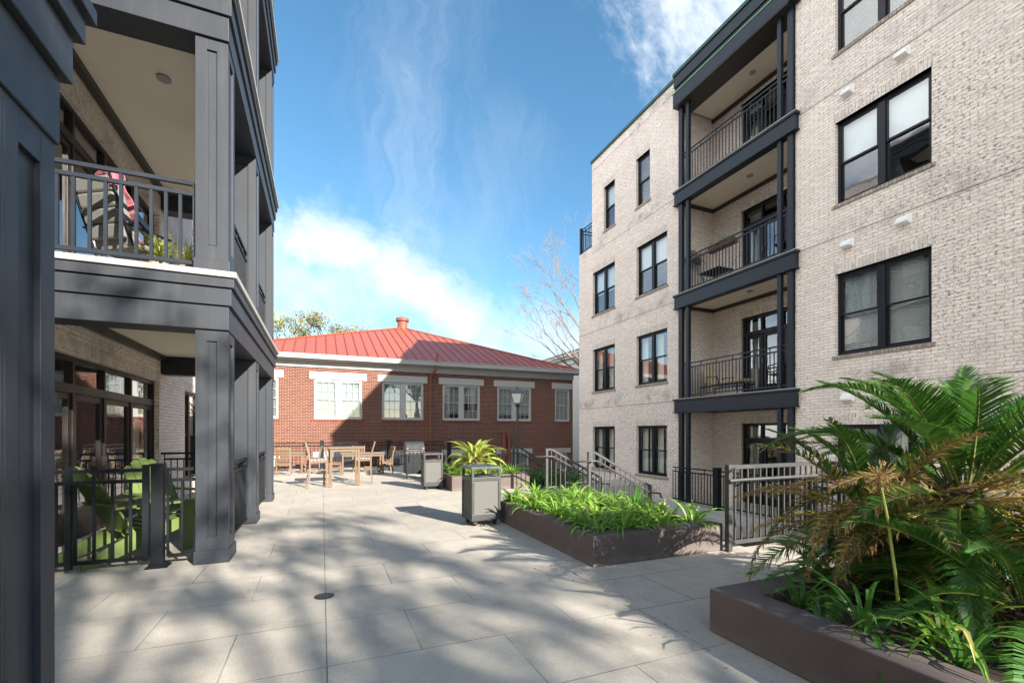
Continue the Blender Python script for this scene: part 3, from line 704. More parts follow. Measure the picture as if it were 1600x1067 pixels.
mb = MB(); mb.box(XL-.05, XR+.05, ev-.16, ev-.02, ez-.20, ez-.01); mb.box(XL-.05, XR+.05, ev-.18, ev-.0, ez-.03, ez+.01); build('gutter', mb, 'offw', RB, bev=.01)
mb = MB(); mb.box(XL, XR, ev-.02, W-.001, ez-.24, ez-.12); mb.box(-4.42, 13.27, W-.06, W-.003, 4.46, 4.74); build('frieze', mb, 'offw', RB)
mb = MB(); mb.tube([(5.22, 22.05, 5.35), (5.22, 22.05, 5.0)], .05, 8); mb.tube([(5.22, ev-.1, 4.8), (5.2, ev-.05, 4.55), (5.05, W-.12, 4.35), (5.02, W-.08, 4.1), (5.02, W-.08, -1.6)], .05, 10); build('downspout', mb, 'rust', RB)
mb = MB()
for (x, z) in ((8.95, 1.45), (9.25, 1.15)):
    mb.tube([(x, W-.16, -1.6), (x, W-.16, z)], .10, 12); mb.tube([(x, W-.16, z), (x, W-.16, z+.1)], .135, 12)
build('vent_pipe', mb, 'rpipe', RB)

# fence at the far edge of the terrace
ff = thing('terrace_fence', 'long black picket fence along the far edge of the terrace before the red brick wall', 'fence', (0, 20.3, 0))
mb = MB(); fence(mb, (-8.1, 20.3, 0), (5.1, 20.3, 0), 0, 1.07, .135, t=.036, pick=.02); build('railing', mb, 'blk', ff)
for i in range(-3, 3):
    mb = MB(); x = i*2.68; mb.box(x-.08, x+.08, 20.22, 20.38, .03, 1.14); mb.box(x-.09, x+.09, 20.21, 20.39, 1.14, 1.17); mb.box(x-.14, x+.14, 20.16, 20.44, .002, .03); build('post', mb, 'blk', ff)

# pale building far right behind
WB = thing('cornice_building', 'pale stucco building with a moulded cornice far behind the red roof', 'building', (20, 30, -1.7))
mb = MB(); wall(mb, FX(20, 1), 20, 39, -1.7, 7.9, [(y, y+1.1, 4.2, 6.2) for y in (23, 26, 29, 32, 35)], th=.3); mb.box(20.3, 34, 38.7, 39, -1.7, 7.9); mb.box(20.3, 34, 20, 20.3, -1.7, 7.9)
build('wall', mb, 'offw', WB)
mb = MB(); mb.box(19.9, 34, 19.9, 39.1, 7.4, 7.55); mb.box(19.75, 34, 19.75, 39.25, 7.9, 8.1); mb.box(19.6, 34, 19.6, 39.4, 8.1, 8.35); mb.box(19.5, 34, 19.5, 39.5, 8.35, 8.42); build('cornice', mb, 'white', WB)
for y in (23, 26, 29, 32, 35): multi_sash(FX(20, 1), y, y+1.1, 4.2, 6.2, 1, WB)

# ============================================================ STEPS' RAILINGS, RAMP RAILING
def stair_rail(y, label):
    t = thing('stair_railing', label, 'railing', (5.15, y, 0), 'grey railings of the terrace steps')
    x0, x1 = 5.15, 6.72; dz = .76; mb = MB()
    z = lambda x: -dz*max(0, (x-x0-.12))/(x1-x0-.12)
    pts = [(x0, 1.07), (x0+.14, 1.07), (x1, 1.07-dz)]
    for a, b in zip(pts, pts[1:]): mb.bar((a[0], y, a[1]), (b[0], y, b[1]), .045, .045)
    for a, b in zip(pts, pts[1:]): mb.bar((a[0], y, a[1]-.93), (b[0], y, b[1]-.93), .03, .03)
    n = 12
    for i in range(1, n): x = x0+(x1-x0)*i/n; mb.bar((x, y, .14+z(x)), (x, y, 1.05+z(x)), .018, .018)
    build('baluster_panel', mb, 'grey', t)
    for x, b in ((x0, 0), (x1, -.66)):
        mb = MB(); mb.box(x-.032, x+.032, y-.032, y+.032, b+.002, (1.09 if x == x0 else 1.09-dz)); build('post', mb, 'grey', t, bev=.004)
    mb = MB(); yh = y-.09
    mb.tube([(x0-.34, yh, .90), (x0+.12, yh, .90), (x0+.2, yh, .87), (x1-.05, yh, .90-dz+.03), (x1+.22, yh, .90-dz), (x1+.25, yh, .80-dz)], .020, 10); build('handrail', mb, 'grey', t, smooth=True)
    mb = MB()
    for i in range(1, 6): x = x0+(x1-x0)*(i-.5)/5; mb.bar((x, y, .84+z(x)), (x, yh, .87+z(x)), .012, .012)
    build('bracket', mb, 'blk', t)
stair_rail(8.15, 'grey stair railing nearest the lily planter, sloping down toward the brick wall')
stair_rail(10.1, 'middle grey stair railing of the three beside the steps')
stair_rail(12.2, 'farthest grey stair railing, beside the lamp post')
rr = thing('ramp_railing', 'grey barred railing with round handrail between the two planters, partly behind the big cycad', 'railing', (4.72, 4.24, 0))
mb = MB(); mb.box(4.69, 4.755, 4.2, 4.265, .003, 1.09); build('post', mb, 'grey', rr, bev=.004)
mb = MB()
mb.bar((4.755, 4.235, 1.06), (6.7, 4.235, 1.06), .045, .05); mb.bar((4.755, 4.235, .11), (6.7, 4.235, .11), .04, .05)
for i in range(17): x = 4.83+i*.112; mb.bar((x, 4.235, .12), (x, 4.235, 1.05), .02, .02)
mb.bar((6.7, 4.235, 1.06), (6.7, -6, 1.06), .045, .05); mb.bar((6.7, 4.235, .11), (6.7, -6, .11), .04, .05)
build('top_and_bottom_rail', mb, 'grey', rr)
mb = MB()
for i in range(90): mb.bar((6.7, 4.1-i*.112, .12), (6.7, 4.1-i*.112, 1.05), .02, .02)
build('side_bars', mb, 'grey', rr)
mb = MB(); mb.tube([(4.62, 4.13, .90), (4.75, 4.13, .905), (6.62, 4.13, .91), (6.62, 3.9, .91), (6.62, -5, .91)], .021, 10); build('handrail', mb, 'grey', rr)
mb = MB(); mb.tube([(4.84, 4.13, .885), (4.84, 4.17, .84), (4.84, 4.23, .82)], .010, 6); mb.tube([(5.9, 4.13, .885), (5.9, 4.17, .84), (5.9, 4.23, .82)], .010, 6); build('bracket', mb, 'blk', rr)

# ============================================================ PLANTERS
def planter(label, x0, x1, y0, y1, h, rim=.22, soil=.06):
    t = thing('planter', label, 'planter', ((x0+x1)/2, (y0+y1)/2, 0))
    mb = MB(); mb.box(x0, x1, y0, y0+rim, .002, h); mb.box(x0, x1, y1-rim, y1, .002, h); mb.box(x0, x0+rim, y0+rim, y1-rim, .002, h); mb.box(x1-rim, x1, y0+rim, y1-rim, .002, h)
    # one clean ring mesh instead of butted boxes
    mb = MB(); o = [(x0, y0), (x1, y0), (x1, y1), (x0, y1)]; i_ = [(x0+rim, y0+rim), (x1-rim, y0+rim), (x1-rim, y1-rim), (x0+rim, y1-rim)]
    vs = [(p[0], p[1], z) for z in (.002, h) for p in o]+[(p[0], p[1], z) for z in (.002, h) for p in i_]
    mb.v = vs
    for k in range(4):
        j = (k+1) % 4
        for f in ((k, j, 4+j, 4+k), (8+k, 12+k, 12+j, 8+j), (4+k, 4+j, 12+j, 12+k), (k, 8+k, 8+j, j)): mb.f.append(f); mb.m.append(0)
    build('planter_wall', mb, 'planter', t, bev=.012)
    mb = MB(); n = 14
    g = [[(x0+rim-.01+(x1-x0-2*rim+.02)*i/n, y0+rim-.01+(y1-y0-2*rim+.02)*j/n) for j in range(n+1)] for i in range(n+1)]
    zz = lambda p: h-soil+.035*noise.noise(Vector((p[0]*3, p[1]*3, 0)))
    for i in range(n):
        for j in range(n):
            q = [g[i][j], g[i+1][j], g[i+1][j+1], g[i][j+1]]; mb.quad(*[(a, b, zz((a, b))) for a, b in q])
    build('soil', mb, 'soil', t)
    return t
planter('long mauve brown planter in the middle of the terrace filled with bright lily leaves', 2.77, 4.70, 4.30, 7.2, .345)
planter('mauve brown planter in the right foreground holding the big cycad', 2.70, 6.4, -2.2, 2.60, .325, rim=.25)
planter('small mauve brown planter at the far side with the yellow green cycad', 3.03, 5.2, 11.2, 14.6, .38, rim=.2)

# ============================================================ LEAFY THINGS
def ribbon(mb, base, az, L, e0, droop, wd, seg=6, mi=0, fold=.25, twist=0):
    p = Vector(base); e = e0; st_ = L/seg; side = Vector((-math.sin(az), math.cos(az), 0)); prev = None
    for i in range(seg+1):
        f = i/seg; ww = wd*(1-f**3)*(.6+.4*min(1, f*4))*.5+.001
        up = Vector((-math.cos(az)*math.sin(e), -math.sin(az)*math.sin(e), math.cos(e)))
        s_ = side*math.cos(twist*f)+up*math.sin(twist*f)
        l_, c_, r_ = p-s_*ww+up*ww*fold, Vector(p), p+s_*ww+up*ww*fold
        if prev: mb.quad(prev[0], prev[1], c_, l_, mi); mb.quad(prev[1], prev[2], r_, c_, mi)
        prev = (l_, c_, r_)
        d = Vector((math.cos(az)*math.cos(e), math.sin(az)*math.cos(e), math.sin(e))); p = p+d*st_; e -= droop/seg*(.5+f)
def lily(seed, n=30, L=.41, mats=('lily', 'lilyy'), wd=.042, up=1.0):
    rnd = random.Random(seed); mb = MB()
    for i in range(n):
        az = rnd.uniform(0, 6.283); r = rnd.uniform(0, .07)
        ribbon(mb, (r*math.cos(az), r*math.sin(az), 0), az+rnd.uniform(-.4, .4), L*rnd.uniform(.6, 1.15), R(rnd.uniform(30, 84))*up, R(rnd.uniform(70, 175)), wd*rnd.uniform(.7, 1.1), 6, 1 if rnd.random() < .035 else 0, twist=rnd.uniform(-.7, .7))
    return mb
def leafy_thing(name, label, cat, mb, mats, group, loc=(0, 0, 0)):
    o = build(name, mb, mats); tag(o, label, cat, group); o.location = loc; return o
protos = [leafy_thing('lily_plant', 'clump of bright green strap leaves in the long middle planter', 'plant', lily(s, 34), ('lily', 'lilyy'), 'lily clumps in the long middle planter') for s in (1, 2, 3, 4)]
rnd = random.Random(5); k = 0
ORD = ['first', 'second', 'third', 'fourth', 'fifth', 'sixth', 'seventh', 'eighth', 'ninth']
spots = []; labs = []
for iy in range(8):
    for ix in range(5):
        labs.append('bright strap leaf clump, %s from left, %s row from the front, long planter' % (ORD[ix], ORD[iy]))
        spots.append((3.0+ix*.345+rnd.uniform(-.07, .07), 4.52+iy*.36+rnd.uniform(-.08, .08)))
for (x, y), lb in zip(spots, labs):
    p = protos[k % 4]
    if rnd.random() < .06 and k > 4: k += 1; continue
    o = p if k < 4 else p.copy()
    if k >= 4: COL.objects.link(o)
    o['label'] = lb; o.location = (x, y, .28); o.rotation_euler = (rnd.uniform(-.12, .12), rnd.uniform(-.12, .12), rnd.uniform(0, 6.28)); o.scale = (rnd.uniform(.8, 1.15),)*3; k += 1
# a stiffer dark sprig in the middle planter
mb = MB(); rn2 = random.Random(9)
for i in range(26): ribbon(mb, (0, 0, 0), rn2.uniform(0, 6.28), rn2.uniform(.4, .66), R(rn2.uniform(45, 86)), R(18), .020, 5)
leafy_thing('spiky_plant', 'single stiff dark spiky plant rising from the lilies in the long middle planter', 'plant', mb, 'lilyd', None, (4.2, 5.4, .28))
for i, (x, y, s) in enumerate([(3.12, 2.18, 1.0), (3.05, 1.72, 1.05), (3.3, 1.45, 1.15), (3.08, 1.28, .95)]):
    mb = lily(40+i, 18, .50, wd=.034); o = leafy_thing('lily_plant', ['dark strap leaf clump at the corner end of the right foreground planter', 'dark strap leaf clump second from the corner in the right foreground planter', 'bright strap leaf clump spilling over the rim below the dry flower stalk', 'dark strap leaf clump closest to the viewer in the right foreground planter'][i], 'plant', mb, ('lilyd', 'lilyy') if i != 2 else ('lily', 'lilyy'), 'lily clumps in the right foreground planter', (x, y, .27)); o.scale = (s,)*3
for i, (x, y) in enumerate([(3.35, 11.55), (3.7, 11.5), (4.1, 11.55), (4.5, 11.5), (4.85, 11.6), (3.35, 12.1), (3.4, 12.7), (4.7, 12.2), (3.4, 13.3)]):
    mb = lily(60+i, 34, .5, wd=.034); leafy_thing('lily_plant', 'green strap leaf clump, %s of nine round the cycad in the small far planter' % ORD[i], 'plant', mb, ('lily', 'lilyy'), 'lily clumps in the small far planter', (x, y, .32))
for i, (x, y, z, s) in enumerate([(4.75, 12.9, .3, 1.5), (5.35, 13.2, -.24, 2.2), (5.9, 13.0, -.24, 2.0), (6.5, 13.2, -.24, 1.9), (7.1, 13.0, -.24, 1.8), (7.8, 13.2, -.24, 1.8), (5.6, 13.7, -.24, 2.2), (6.9, 13.7, -.24, 2.0), (4.4, 13.6, .3, 1.6)]):
    mb = lily(80+i, 60, .5, wd=.026, up=1.0); o = leafy_thing('strap_leaf_shrub', 'tall dark strap leaf plant, %s of nine in the shade behind the step railings' % ORD[i], 'plant', mb, ('lilyd', 'lilyd'), 'dark strap leaf plants behind the step railings', (x, y, z)); o.scale = (s,)*3

def frond(seed, L=1.25, curve=R(70), brown=0.0, yellow=0.0, wleaf=.016, nl=84, ll=.225, mats=None, vee=.5):
    rnd = random.Random(seed); mb = MB(); e = 0; p = Vector((0, 0, 0)); seg = nl; pts = []; sway = rnd.uniform(-.25, .25)
    for i in range(seg+1):
        f = i/seg; pts.append((Vector(p), e)); d = Vector((math.cos(e), sway*f, math.sin(e))).normalized(); p += d*L/seg; e -= curve/seg*(.35+1.3*f)
    mb.tube([q[0] for q in pts[::6]], [.011*(1-.8*i/(len(pts[::6])-1)) for i in range(len(pts[::6]))], 5, 3)
    for i in range(int(seg*.14), seg+1):
        f = i/seg; q, e = pts[i]; t = Vector((math.cos(e), sway*f, math.sin(e))); up = Vector((-math.sin(e), 0, math.cos(e)))
        prof = math.sin(min(1, (f-.10)/.38)*math.pi/2)*(1-max(0, f-.55)/.45*.72)
        for s in (-1, 1):
            if rnd.random() < .04: continue
            l_ = ll*prof*rnd.uniform(.88, 1.08); a = R(62-28*f+rnd.uniform(-6, 6)); side = Vector((0, s, 0))
            mi = 0; rv = rnd.random()
            if rv < brown*(.4+f): mi = 2
            elif rv < brown+yellow*(.5+f): mi = 1
            d = (t*math.cos(a)+side*math.sin(a)+up*(vee*math.sin(a)+rnd.uniform(-.08, .08))).normalized()
            if mi == 2: d = (d+Vector((rnd.uniform(-.35, .35), rnd.uniform(-.35, .35), -rnd.uniform(0, .7)))).normalized()
            w2 = t*wleaf*.5; mid = q+d*l_*.55; end = q+d*l_-up*l_*.16+t*l_*.05
            mb.quad(q-w2, q+w2, mid+w2, mid-w2, mi); mb.tri(mid-w2, mid+w2, end, mi)
    return mb
def frond_mesh(name, mb, mats):
    me = bpy.data.meshes.new(name); me.from_pydata(mb.v, [], mb.f)
    for m_ in mats: me.materials.append(M[m_])
    me.polygons.foreach_set('material_index', mb.m); me.update(); return me
def cycad(label, loc, n, meshes, trunk_h, tr, scale, emin=-25, emax=84, seed=3, elfun=None):
    t = thing('cycad', label, 'cycad', loc); rnd = random.Random(seed)
    mb = MB(); x, y, z = loc
    for i in range(9):
        zz = z+trunk_h*i/9
        mb.tube([(x, y, zz), (x, y, zz+trunk_h/18), (x, y, zz+trunk_h/9)], [tr*.82, tr, tr*.82], 12)
    for i in range(60):
        a = i*2.4; zz = z+trunk_h*(i/60); mb.bar((x+tr*.8*math.cos(a), y+tr*.8*math.sin(a), zz), (x+tr*1.25*math.cos(a), y+tr*1.25*math.sin(a), zz+.06), .04, .02)
    build('trunk', mb, 'bark', t)
    for i in range(n):
        f = i/(n-1); az = i*2.39996+rnd.uniform(-.15, .15); el = emax+(emin-emax)*f**.85+rnd.uniform(-6, 6)
        me = meshes(f, az, rnd); o = bpy.data.objects.new('frond', me); COL.objects.link(o); o.parent = t
        o.location = (tr*.5*math.cos(az), tr*.5*math.sin(az), trunk_h*(1-.25*f))
        o.rotation_euler = (Matrix.Rotation(az, 4, 'Z') @ Matrix.Rotation(-R(el), 4, 'Y') @ Matrix.Rotation(rnd.uniform(-.35, .35), 4, 'X')).to_euler()
        s = scale*rnd.uniform(.85, 1.1)*(.82 if f < .12 else 1); o.scale = (s, s, s)
    return t
G1 = [frond_mesh('frond_green', frond(s, 1.25, R(c)), ('cyc', 'cycy', 'cycb', 'cycr')) for s, c in ((1, 45), (2, 70), (3, 95))]
G2 = [frond_mesh('frond_tired', frond(s, 1.25, R(c), .22, .14), ('cyc', 'cycy', 'cycb', 'cycr')) for s, c in ((4, 60), (5, 85))]
G3 = [frond_mesh('frond_brown', frond(s, 1.2, R(c), .75, .2, ll=.17), ('cyc', 'cycy', 'cycb', 'cycy')) for s, c in ((6, 50), (7, 85))]
G4 = [frond_mesh('frond_light', frond(s, 1.0, R(c), .0, .25, ll=.17, nl=50, wleaf=.028), ('cycl', 'cycy', 'cycb', 'cycy')) for s, c in ((8, 60), (9, 85), (10, 105))]
def skirt(t, n, meshes, h, scale, rnd):
    for i in range(n):
        az = rnd.uniform(0, 6.28); el = rnd.uniform(-55, 8); o = bpy.data.objects.new('old_frond', rnd.choice(meshes)); COL.objects.link(o); o.parent = t
        o.location = (.12*math.cos(az), .12*math.sin(az), h*rnd.uniform(.5, .95)); s = scale*rnd.uniform(.6, 1.0); o.scale = (s, s, s)
        o.rotation_euler = (Matrix.Rotation(az, 4, 'Z') @ Matrix.Rotation(-R(el), 4, 'Y') @ Matrix.Rotation(rnd.uniform(-.6, .6), 4, 'X')).to_euler()
def side_head(t, n, at, scale, rnd):
    for i in range(n):
        f = i/(n-1); az = i*2.39996; el = 82-95*f+rnd.uniform(-6, 6); o = bpy.data.objects.new('frond', rnd.choice(G1 if f < .2 else G3+G3+G2)); COL.objects.link(o); o.parent = t
        o.location = (at[0]+.05*math.cos(az), at[1]+.05*math.sin(az), at[2]); s = scale*rnd.uniform(.75, 1.05); o.scale = (s, s, s)
        o.rotation_euler = (Matrix.Rotation(az, 4, 'Z') @ Matrix.Rotation(-R(el), 4, 'Y') @ Matrix.Rotation(rnd.uniform(-.35, .35), 4, 'X')).to_euler()
    mb = MB(); L_ = OFF[t.name]; mb.tube([L_+Vector((-.1, .1, .0)), L_+Vector((at[0]*.8, at[1]*.8, at[2]*.6)), L_+Vector(at)], [.12, .11, .09], 10); build('side_trunk', mb, 'bark', t)
def pick_big(f, az, rnd):
    if f < .38: return rnd.choice(G1)
    if f < .86: return rnd.choice(G3+G3+G3+G2+G1[1:2])
    return rnd.choice(G1+G2)
big = cycad('huge cycad with glossy green crown and browned middle fronds overflowing the right foreground planter', (4.50, 1.87, .27), 68, pick_big, .84, .17, 1.14, -30, 89, 3)
side_head(big, 32, (-.42, .38, .52), .92, random.Random(23))
skirt(big, 95, G3+G3+G2+G1[:1], .78, 1.08, random.Random(17))
cycad('small low cycad with dark green fronds at the corner of the right foreground planter', (3.55, 2.15, .27), 16, lambda f, az, r: r.choice(G1), .10, .07, .52, 5, 70, 8)
cycad('young dark green cycad sprawling at the bottom right corner of the view', (3.82, 1.30, .27), 30, lambda f, az, r: r.choice(G1+G1+G2), .2, .09, .86, -5, 72, 12)
cycad('yellow green cycad in the small far planter beside the lamp post', (3.95, 12.1, .32), 52, lambda f, az, r: r.choice(G4), .42, .13, .92, -22, 84, 5)
# dry flower stalk
t = thing('dry_flower_stalk', 'dry seed head on a tall bent green stalk before the big cycad', 'plant', (3.36, 1.70, .28))
mb = MB(); pts = [Vector((3.36, 1.70, .28)), Vector((3.345, 1.72, .60)), Vector((3.32, 1.75, .95)), Vector((3.27, 1.77, 1.22))]
mb.tube(pts, [.011, .009, .008, .006], 8); build('stalk', mb, 'deadst', t, smooth=True)
mb = MB(); rn = random.Random(2); top = pts[-1]
for i in range(80):
    d = Vector((rn.gauss(0, 1), rn.gauss(0, 1), rn.gauss(0, 1))).normalized(); l_ = rn.uniform(.05, .105)
    mb.tube([top, top+d*l_*.6, top+d*l_+Vector((0, 0, -.012))], [.0016, .0013, .001], 3); mb.bar(top+d*l_*.9, top+d*(l_+.02), .005, .004)
build('seed_head', mb, 'deadhd', t)

# ------------------------------------------------------------ trees
def grow(mb, p, d, r, L, depth, rnd, tips, spread=.55, shrink=.72, up=.12, kids=(2, 3), wob=.18, rmin=.006):
    n = 4; pts = [Vector(p)]; rad = [r]; dd = Vector(d)
    for i in range(n):
        dd = (dd+Vector((rnd.gauss(0, wob), rnd.gauss(0, wob), rnd.gauss(0, wob)+up))*.5).normalized(); pts.append(pts[-1]+dd*L/n); rad.append(max(rmin, r*(1-.38*(i+1)/n)))
    mb.tube(pts, rad, 7 if r > .08 else (5 if r > .03 else 3), 0, cap=False)
    if depth == 0: tips.append((pts[-1], dd)); tips.append((pts[2], dd)); return
    for k in range(rnd.randint(*kids)):
        ax = Vector((rnd.gauss(0, 1), rnd.gauss(0, 1), rnd.gauss(0, 1))).normalized(); nd = (dd+ax*spread*rnd.uniform(.7, 1.4)).normalized()
        at = pts[-1] if k == 0 else pts[rnd.randint(2, n)]
        grow(mb, at, nd, rad[-1]*rnd.uniform(.65, .9), L*shrink*rnd.uniform(.8, 1.15), depth-1, rnd, tips, spread, shrink, up, kids, wob, rmin)
def leaves(mb, c, rad, n, size, rnd, mi=0):
    for i in range(n):
        d = Vector((rnd.gauss(0, 1), rnd.gauss(0, 1), rnd.gauss(0, 1)))*.5; q = Vector(c)+Vector((d.x*rad[0], d.y*rad[1], d.z*rad[2]))
        a = Vector((rnd.gauss(0, 1), rnd.gauss(0, 1), rnd.gauss(0, 1))).normalized(); b = a.orthogonal().normalized(); s = size*rnd.uniform(.6, 1.3)
        mb.quad(q-a*s, q-b*s*.45, q+a*s, q+b*s*.45, mi)
# live oak behind the viewer: its crown dapples the terrace
def shade_tree(label, center, base, rad, nclu, seed, nleaf, lr=.75, size=.11):
    t = thing('live_oak', label, 'tree', base, 'live oaks behind the viewer'); rnd = random.Random(seed); C = Vector(center); B = Vector(base)
    mb = MB(); fork = Vector((B.x, B.y, C.z-rad[2]*1.25)); mb.tube([B, B.lerp(fork, .5)+Vector((.15, .1, 0)), fork], [.48, .38, .34], 12)
    clus = []
    while len(clus) < nclu:
        u = Vector((rnd.uniform(-1, 1), rnd.uniform(-1, 1), rnd.uniform(-1, 1)))
        if u.length > 1 or u.length < .35: continue
        clus.append(C+Vector((u.x*rad[0], u.y*rad[1], u.z*rad[2])))
    for c in clus[::3]:
        m1 = fork.lerp(c, .5)+Vector((rnd.uniform(-.5, .5), rnd.uniform(-.5, .5), .5)); mb.tube([fork, m1, c], [.16, .08, .02], 5, cap=False)
    build('trunk', mb, 'bark', t)
    lf_ = MB()
    for c in clus: leaves(lf_, c, (lr, lr, lr*.7), nleaf, size, rnd)
    build('crown', lf_, 'oak', t)
OFFS = 24
def at_sun(gx, gy, s=OFFS): return (gx+SUN_AZ[0]*s, gy+SUN_AZ[1]*s, math.tan(SUN_EL)*s)
c = at_sun(-3.2, 3.6); shade_tree('wide live oak behind the viewer whose crown shades the terrace', c, (c[0]+1, c[1]-.5, -1.7), (6.2, 5.4, 3.3), 270, 21, 36, .44)
c = at_sun(5.4, -4.2, 20); shade_tree('second live oak behind the viewer on the right', c, (c[0], c[1]-1, -1.7), (4.2, 3.6, 2.3), 60, 22, 36, .44)
# sparse autumn oak behind the red roof on the left
def far_oak():
    t = thing('autumn_oak', 'sparse oak with yellowing clumps behind the left end of the red roof', 'tree', (-2.2, 50, -1.7)); rnd = random.Random(31); mb = MB(); tips = []
    mb.tube([(-2.2, 50, -1.7), (-2.0, 50, 3), (-1.6, 50, 6.5)], [.5, .42, .36], 10)
    for a in range(7):
        az = a*.9; grow(mb, (-1.6, 50, 6.3), Vector((math.cos(az)*1.0, math.sin(az)*.6, .75)).normalized(), .2, 3.4, 4, rnd, tips, .5, .68, .1)
    build('trunk', mb, 'bark', t); lf_ = MB()
    for i, (p, d) in enumerate(tips):
        yl = p.x < -3.6 and p.z > 11 or rnd.random() < .08
        if rnd.random() < .75: leaves(lf_, p, (.8, .8, .6), 18, .14, rnd, 1 if yl else (2 if rnd.random() < .5 else 0))
    build('crown', lf_, ('oak', 'oaky', 'oakt'), t)
far_oak()
def bare_tree():
    t = thing('bare_tree', 'leafless pale barked tree rising behind the far end of the white brick block', 'tree', (18.6, 27.5, -1.7)); rnd = random.Random(44); mb = MB(); tips = []
    mb.tube([(18.6, 27.5, -1.7), (18.5, 27.4, 2.5), (18.3, 27.3, 5.2)], [.34, .28, .24], 10)
    for (dx, dy, dz, L, r) in [(-.75, .15, .5, 3.7, .13), (-.5, -.2, .9, 3.9, .13), (-.12, .2, 1, 4.3, .14), (-.85, 0, .28, 3.2, .09), (.3, .3, 1, 3.7, .12), (.6, -.3, .7, 3.2, .1), (-.3, .5, .8, 3.7, .11)]:
        grow(mb, (18.3, 27.3, 5.0), Vector((dx, dy, dz)).normalized(), r, L*.92, 6, rnd, tips, .5, .70, .10, (2, 3), .15, .0055)
    build('trunk', mb, 'pbark', t); lf_ = MB()
    for p, d in tips:
        if rnd.random() < .16: leaves(lf_, p, (.3, .3, .3), 2, .05, rnd, 0)
    build('crown', lf_, 'redl', t)
bare_tree()

# ============================================================ TERRACE OBJECTS
def bin_proto(label, loc):
    t = thing('litter_bin', label, 'litter bin', (0, 0, 0), 'square litter bins on the terrace'); a = .25
    mb = MB(); e = .022
    mb.box(-a, a, -a, a, .09, .20); mb.box(-a, a, -a, a, .72, .78)
    for sx in (-1, 1):
        for sy in (-1, 1): mb.box(sx*a, sx*(a-.045), sy*a, sy*(a-.045), .20, .72); mb.box(sx*a, sx*(a-.045), sy*a, sy*(a-.045), .78, .905)
    build('frame', mb, 'binf', t, bev=.006)
    for (x0, x1, y0, y1) in ((-a+.046, a-.046, -a+.012, -a+.02), (-a+.046, a-.046, a-.02, a-.012), (-a+.012, -a+.02, -a+.046, a-.046), (a-.02, a-.012, -a+.046, a-.046)):
        mb = MB(); mb.box(x0, x1, y0, y1, .201, .719); build('panel', mb, 'binp', t)
    mb = MB(); mb.box(-a-.008, a+.008, -a-.008, a+.008, .905, .94); mb.hexa([(-a-.008, -a-.008, .941), (a+.008, -a-.008, .941), (a+.008, a+.008, .941), (-a-.008, a+.008, .941), (-a+.05, -a+.05, .962), (a-.05, -a+.05, .962), (a-.05, a-.05, .962), (-a+.05, a-.05, .962)]); build('lid', mb, 'bint', t, bev=.004)
    mb = MB(); mb.tube([(0, 0, .781), (0, 0, .80)], .19, 24); mb.box(-a+.046, a-.046, -a+.046, a-.046, .70, .775); build('ring', mb, 'rub', t)
    for sx in (-1, 1):
        for sy in (-1, 1):
            mb = MB(); mb.tube([(sx*.17-.02, sy*.17, .042), (sx*.17+.02, sy*.17, .042)], .038, 14); mb.box(sx*.17-.035, sx*.17+.035, sy*.17-.03, sy*.17+.03, .05, .09); build('castor', mb, 'rub', t)
    t.location = loc; return t
b1 = bin_proto('square grey litter bin with pale panels beside the lily planter, nearer of the two', (2.42, 7.12, 0)); b1.rotation_euler = (0, 0, R(2))
dup(b1, (2.70, 12.0, 0), R(-3), 'square grey litter bin next to the covered barbecue, farther of the two')

def bbq():
    t = thing('gas_barbecue', 'silver lidded gas barbecue on a black wheeled cart behind the farther bin', 'barbecue', (2.78, 15.1, 0)); x, y = 2.78, 15.1
    mb = MB(); mb.box(x-.28, x+.32, y-.25, y+.25, .14, .78); build('cart', mb, 'blk', t, bev=.02)
    mb = MB(); fn = lambda p, a: (a, y+p[0], p[1])
    mb.prism([(-.29, .88), (-.29, .98), (-.20, 1.12), (-.05, 1.19), (.12, 1.17), (.25, 1.05), (.27, .88)], fn, x-.28, x+.32); build('lid', mb, 'silver', t, bev=.012)
    mb = MB(); mb.tube([(x-.2, y-.33, .98), (x+.24, y-.33, .98)], .012, 8); mb.bar((x-.18, y-.33, .98), (x-.18, y-.28, .98), .015, .015); mb.bar((x+.22, y-.33, .98), (x+.22, y-.28, .98), .015, .015); build('handle', mb, 'silver', t)
    mb = MB(); mb.box(x-.30, x+.34, y-.28, y+.28, .78, .875); build('firebox', mb, 'silver', t, bev=.01)
    for s in (-1, 1):
        mb = MB(); mb.box(x+.02+s*.33, x+.02+s*.62, y-.22, y+.22, .80, .83); build('side_shelf', mb, 'rub', t, bev=.006)
    mb = MB()
    for i in range(4): mb.tube([(x-.16+i*.12, y-.28, .825), (x-.16+i*.12, y-.31, .825)], .022, 12)
    build('knob', mb, 'blk', t)
    for s in (-1, 1):
        mb = MB(); mb.tube([(x+.02+s*.26-.02, y-.2, .07), (x+.02+s*.26+.02, y-.2, .07)], .07, 16); mb.bar((x+.02+s*.26, y-.2, .07), (x+.02+s*.26, y-.2, .15), .03, .03); build('wheel', mb, 'rub', t)
    mb = MB(); mb.box(x-.05, x-.02, y-.262, y-.251, .2, .74); mb.tube([(x-.18, y-.272, .52), (x-.18, y-.272, .76)], .012, 8); build('cart_door', mb, 'blk', t)
bbq()

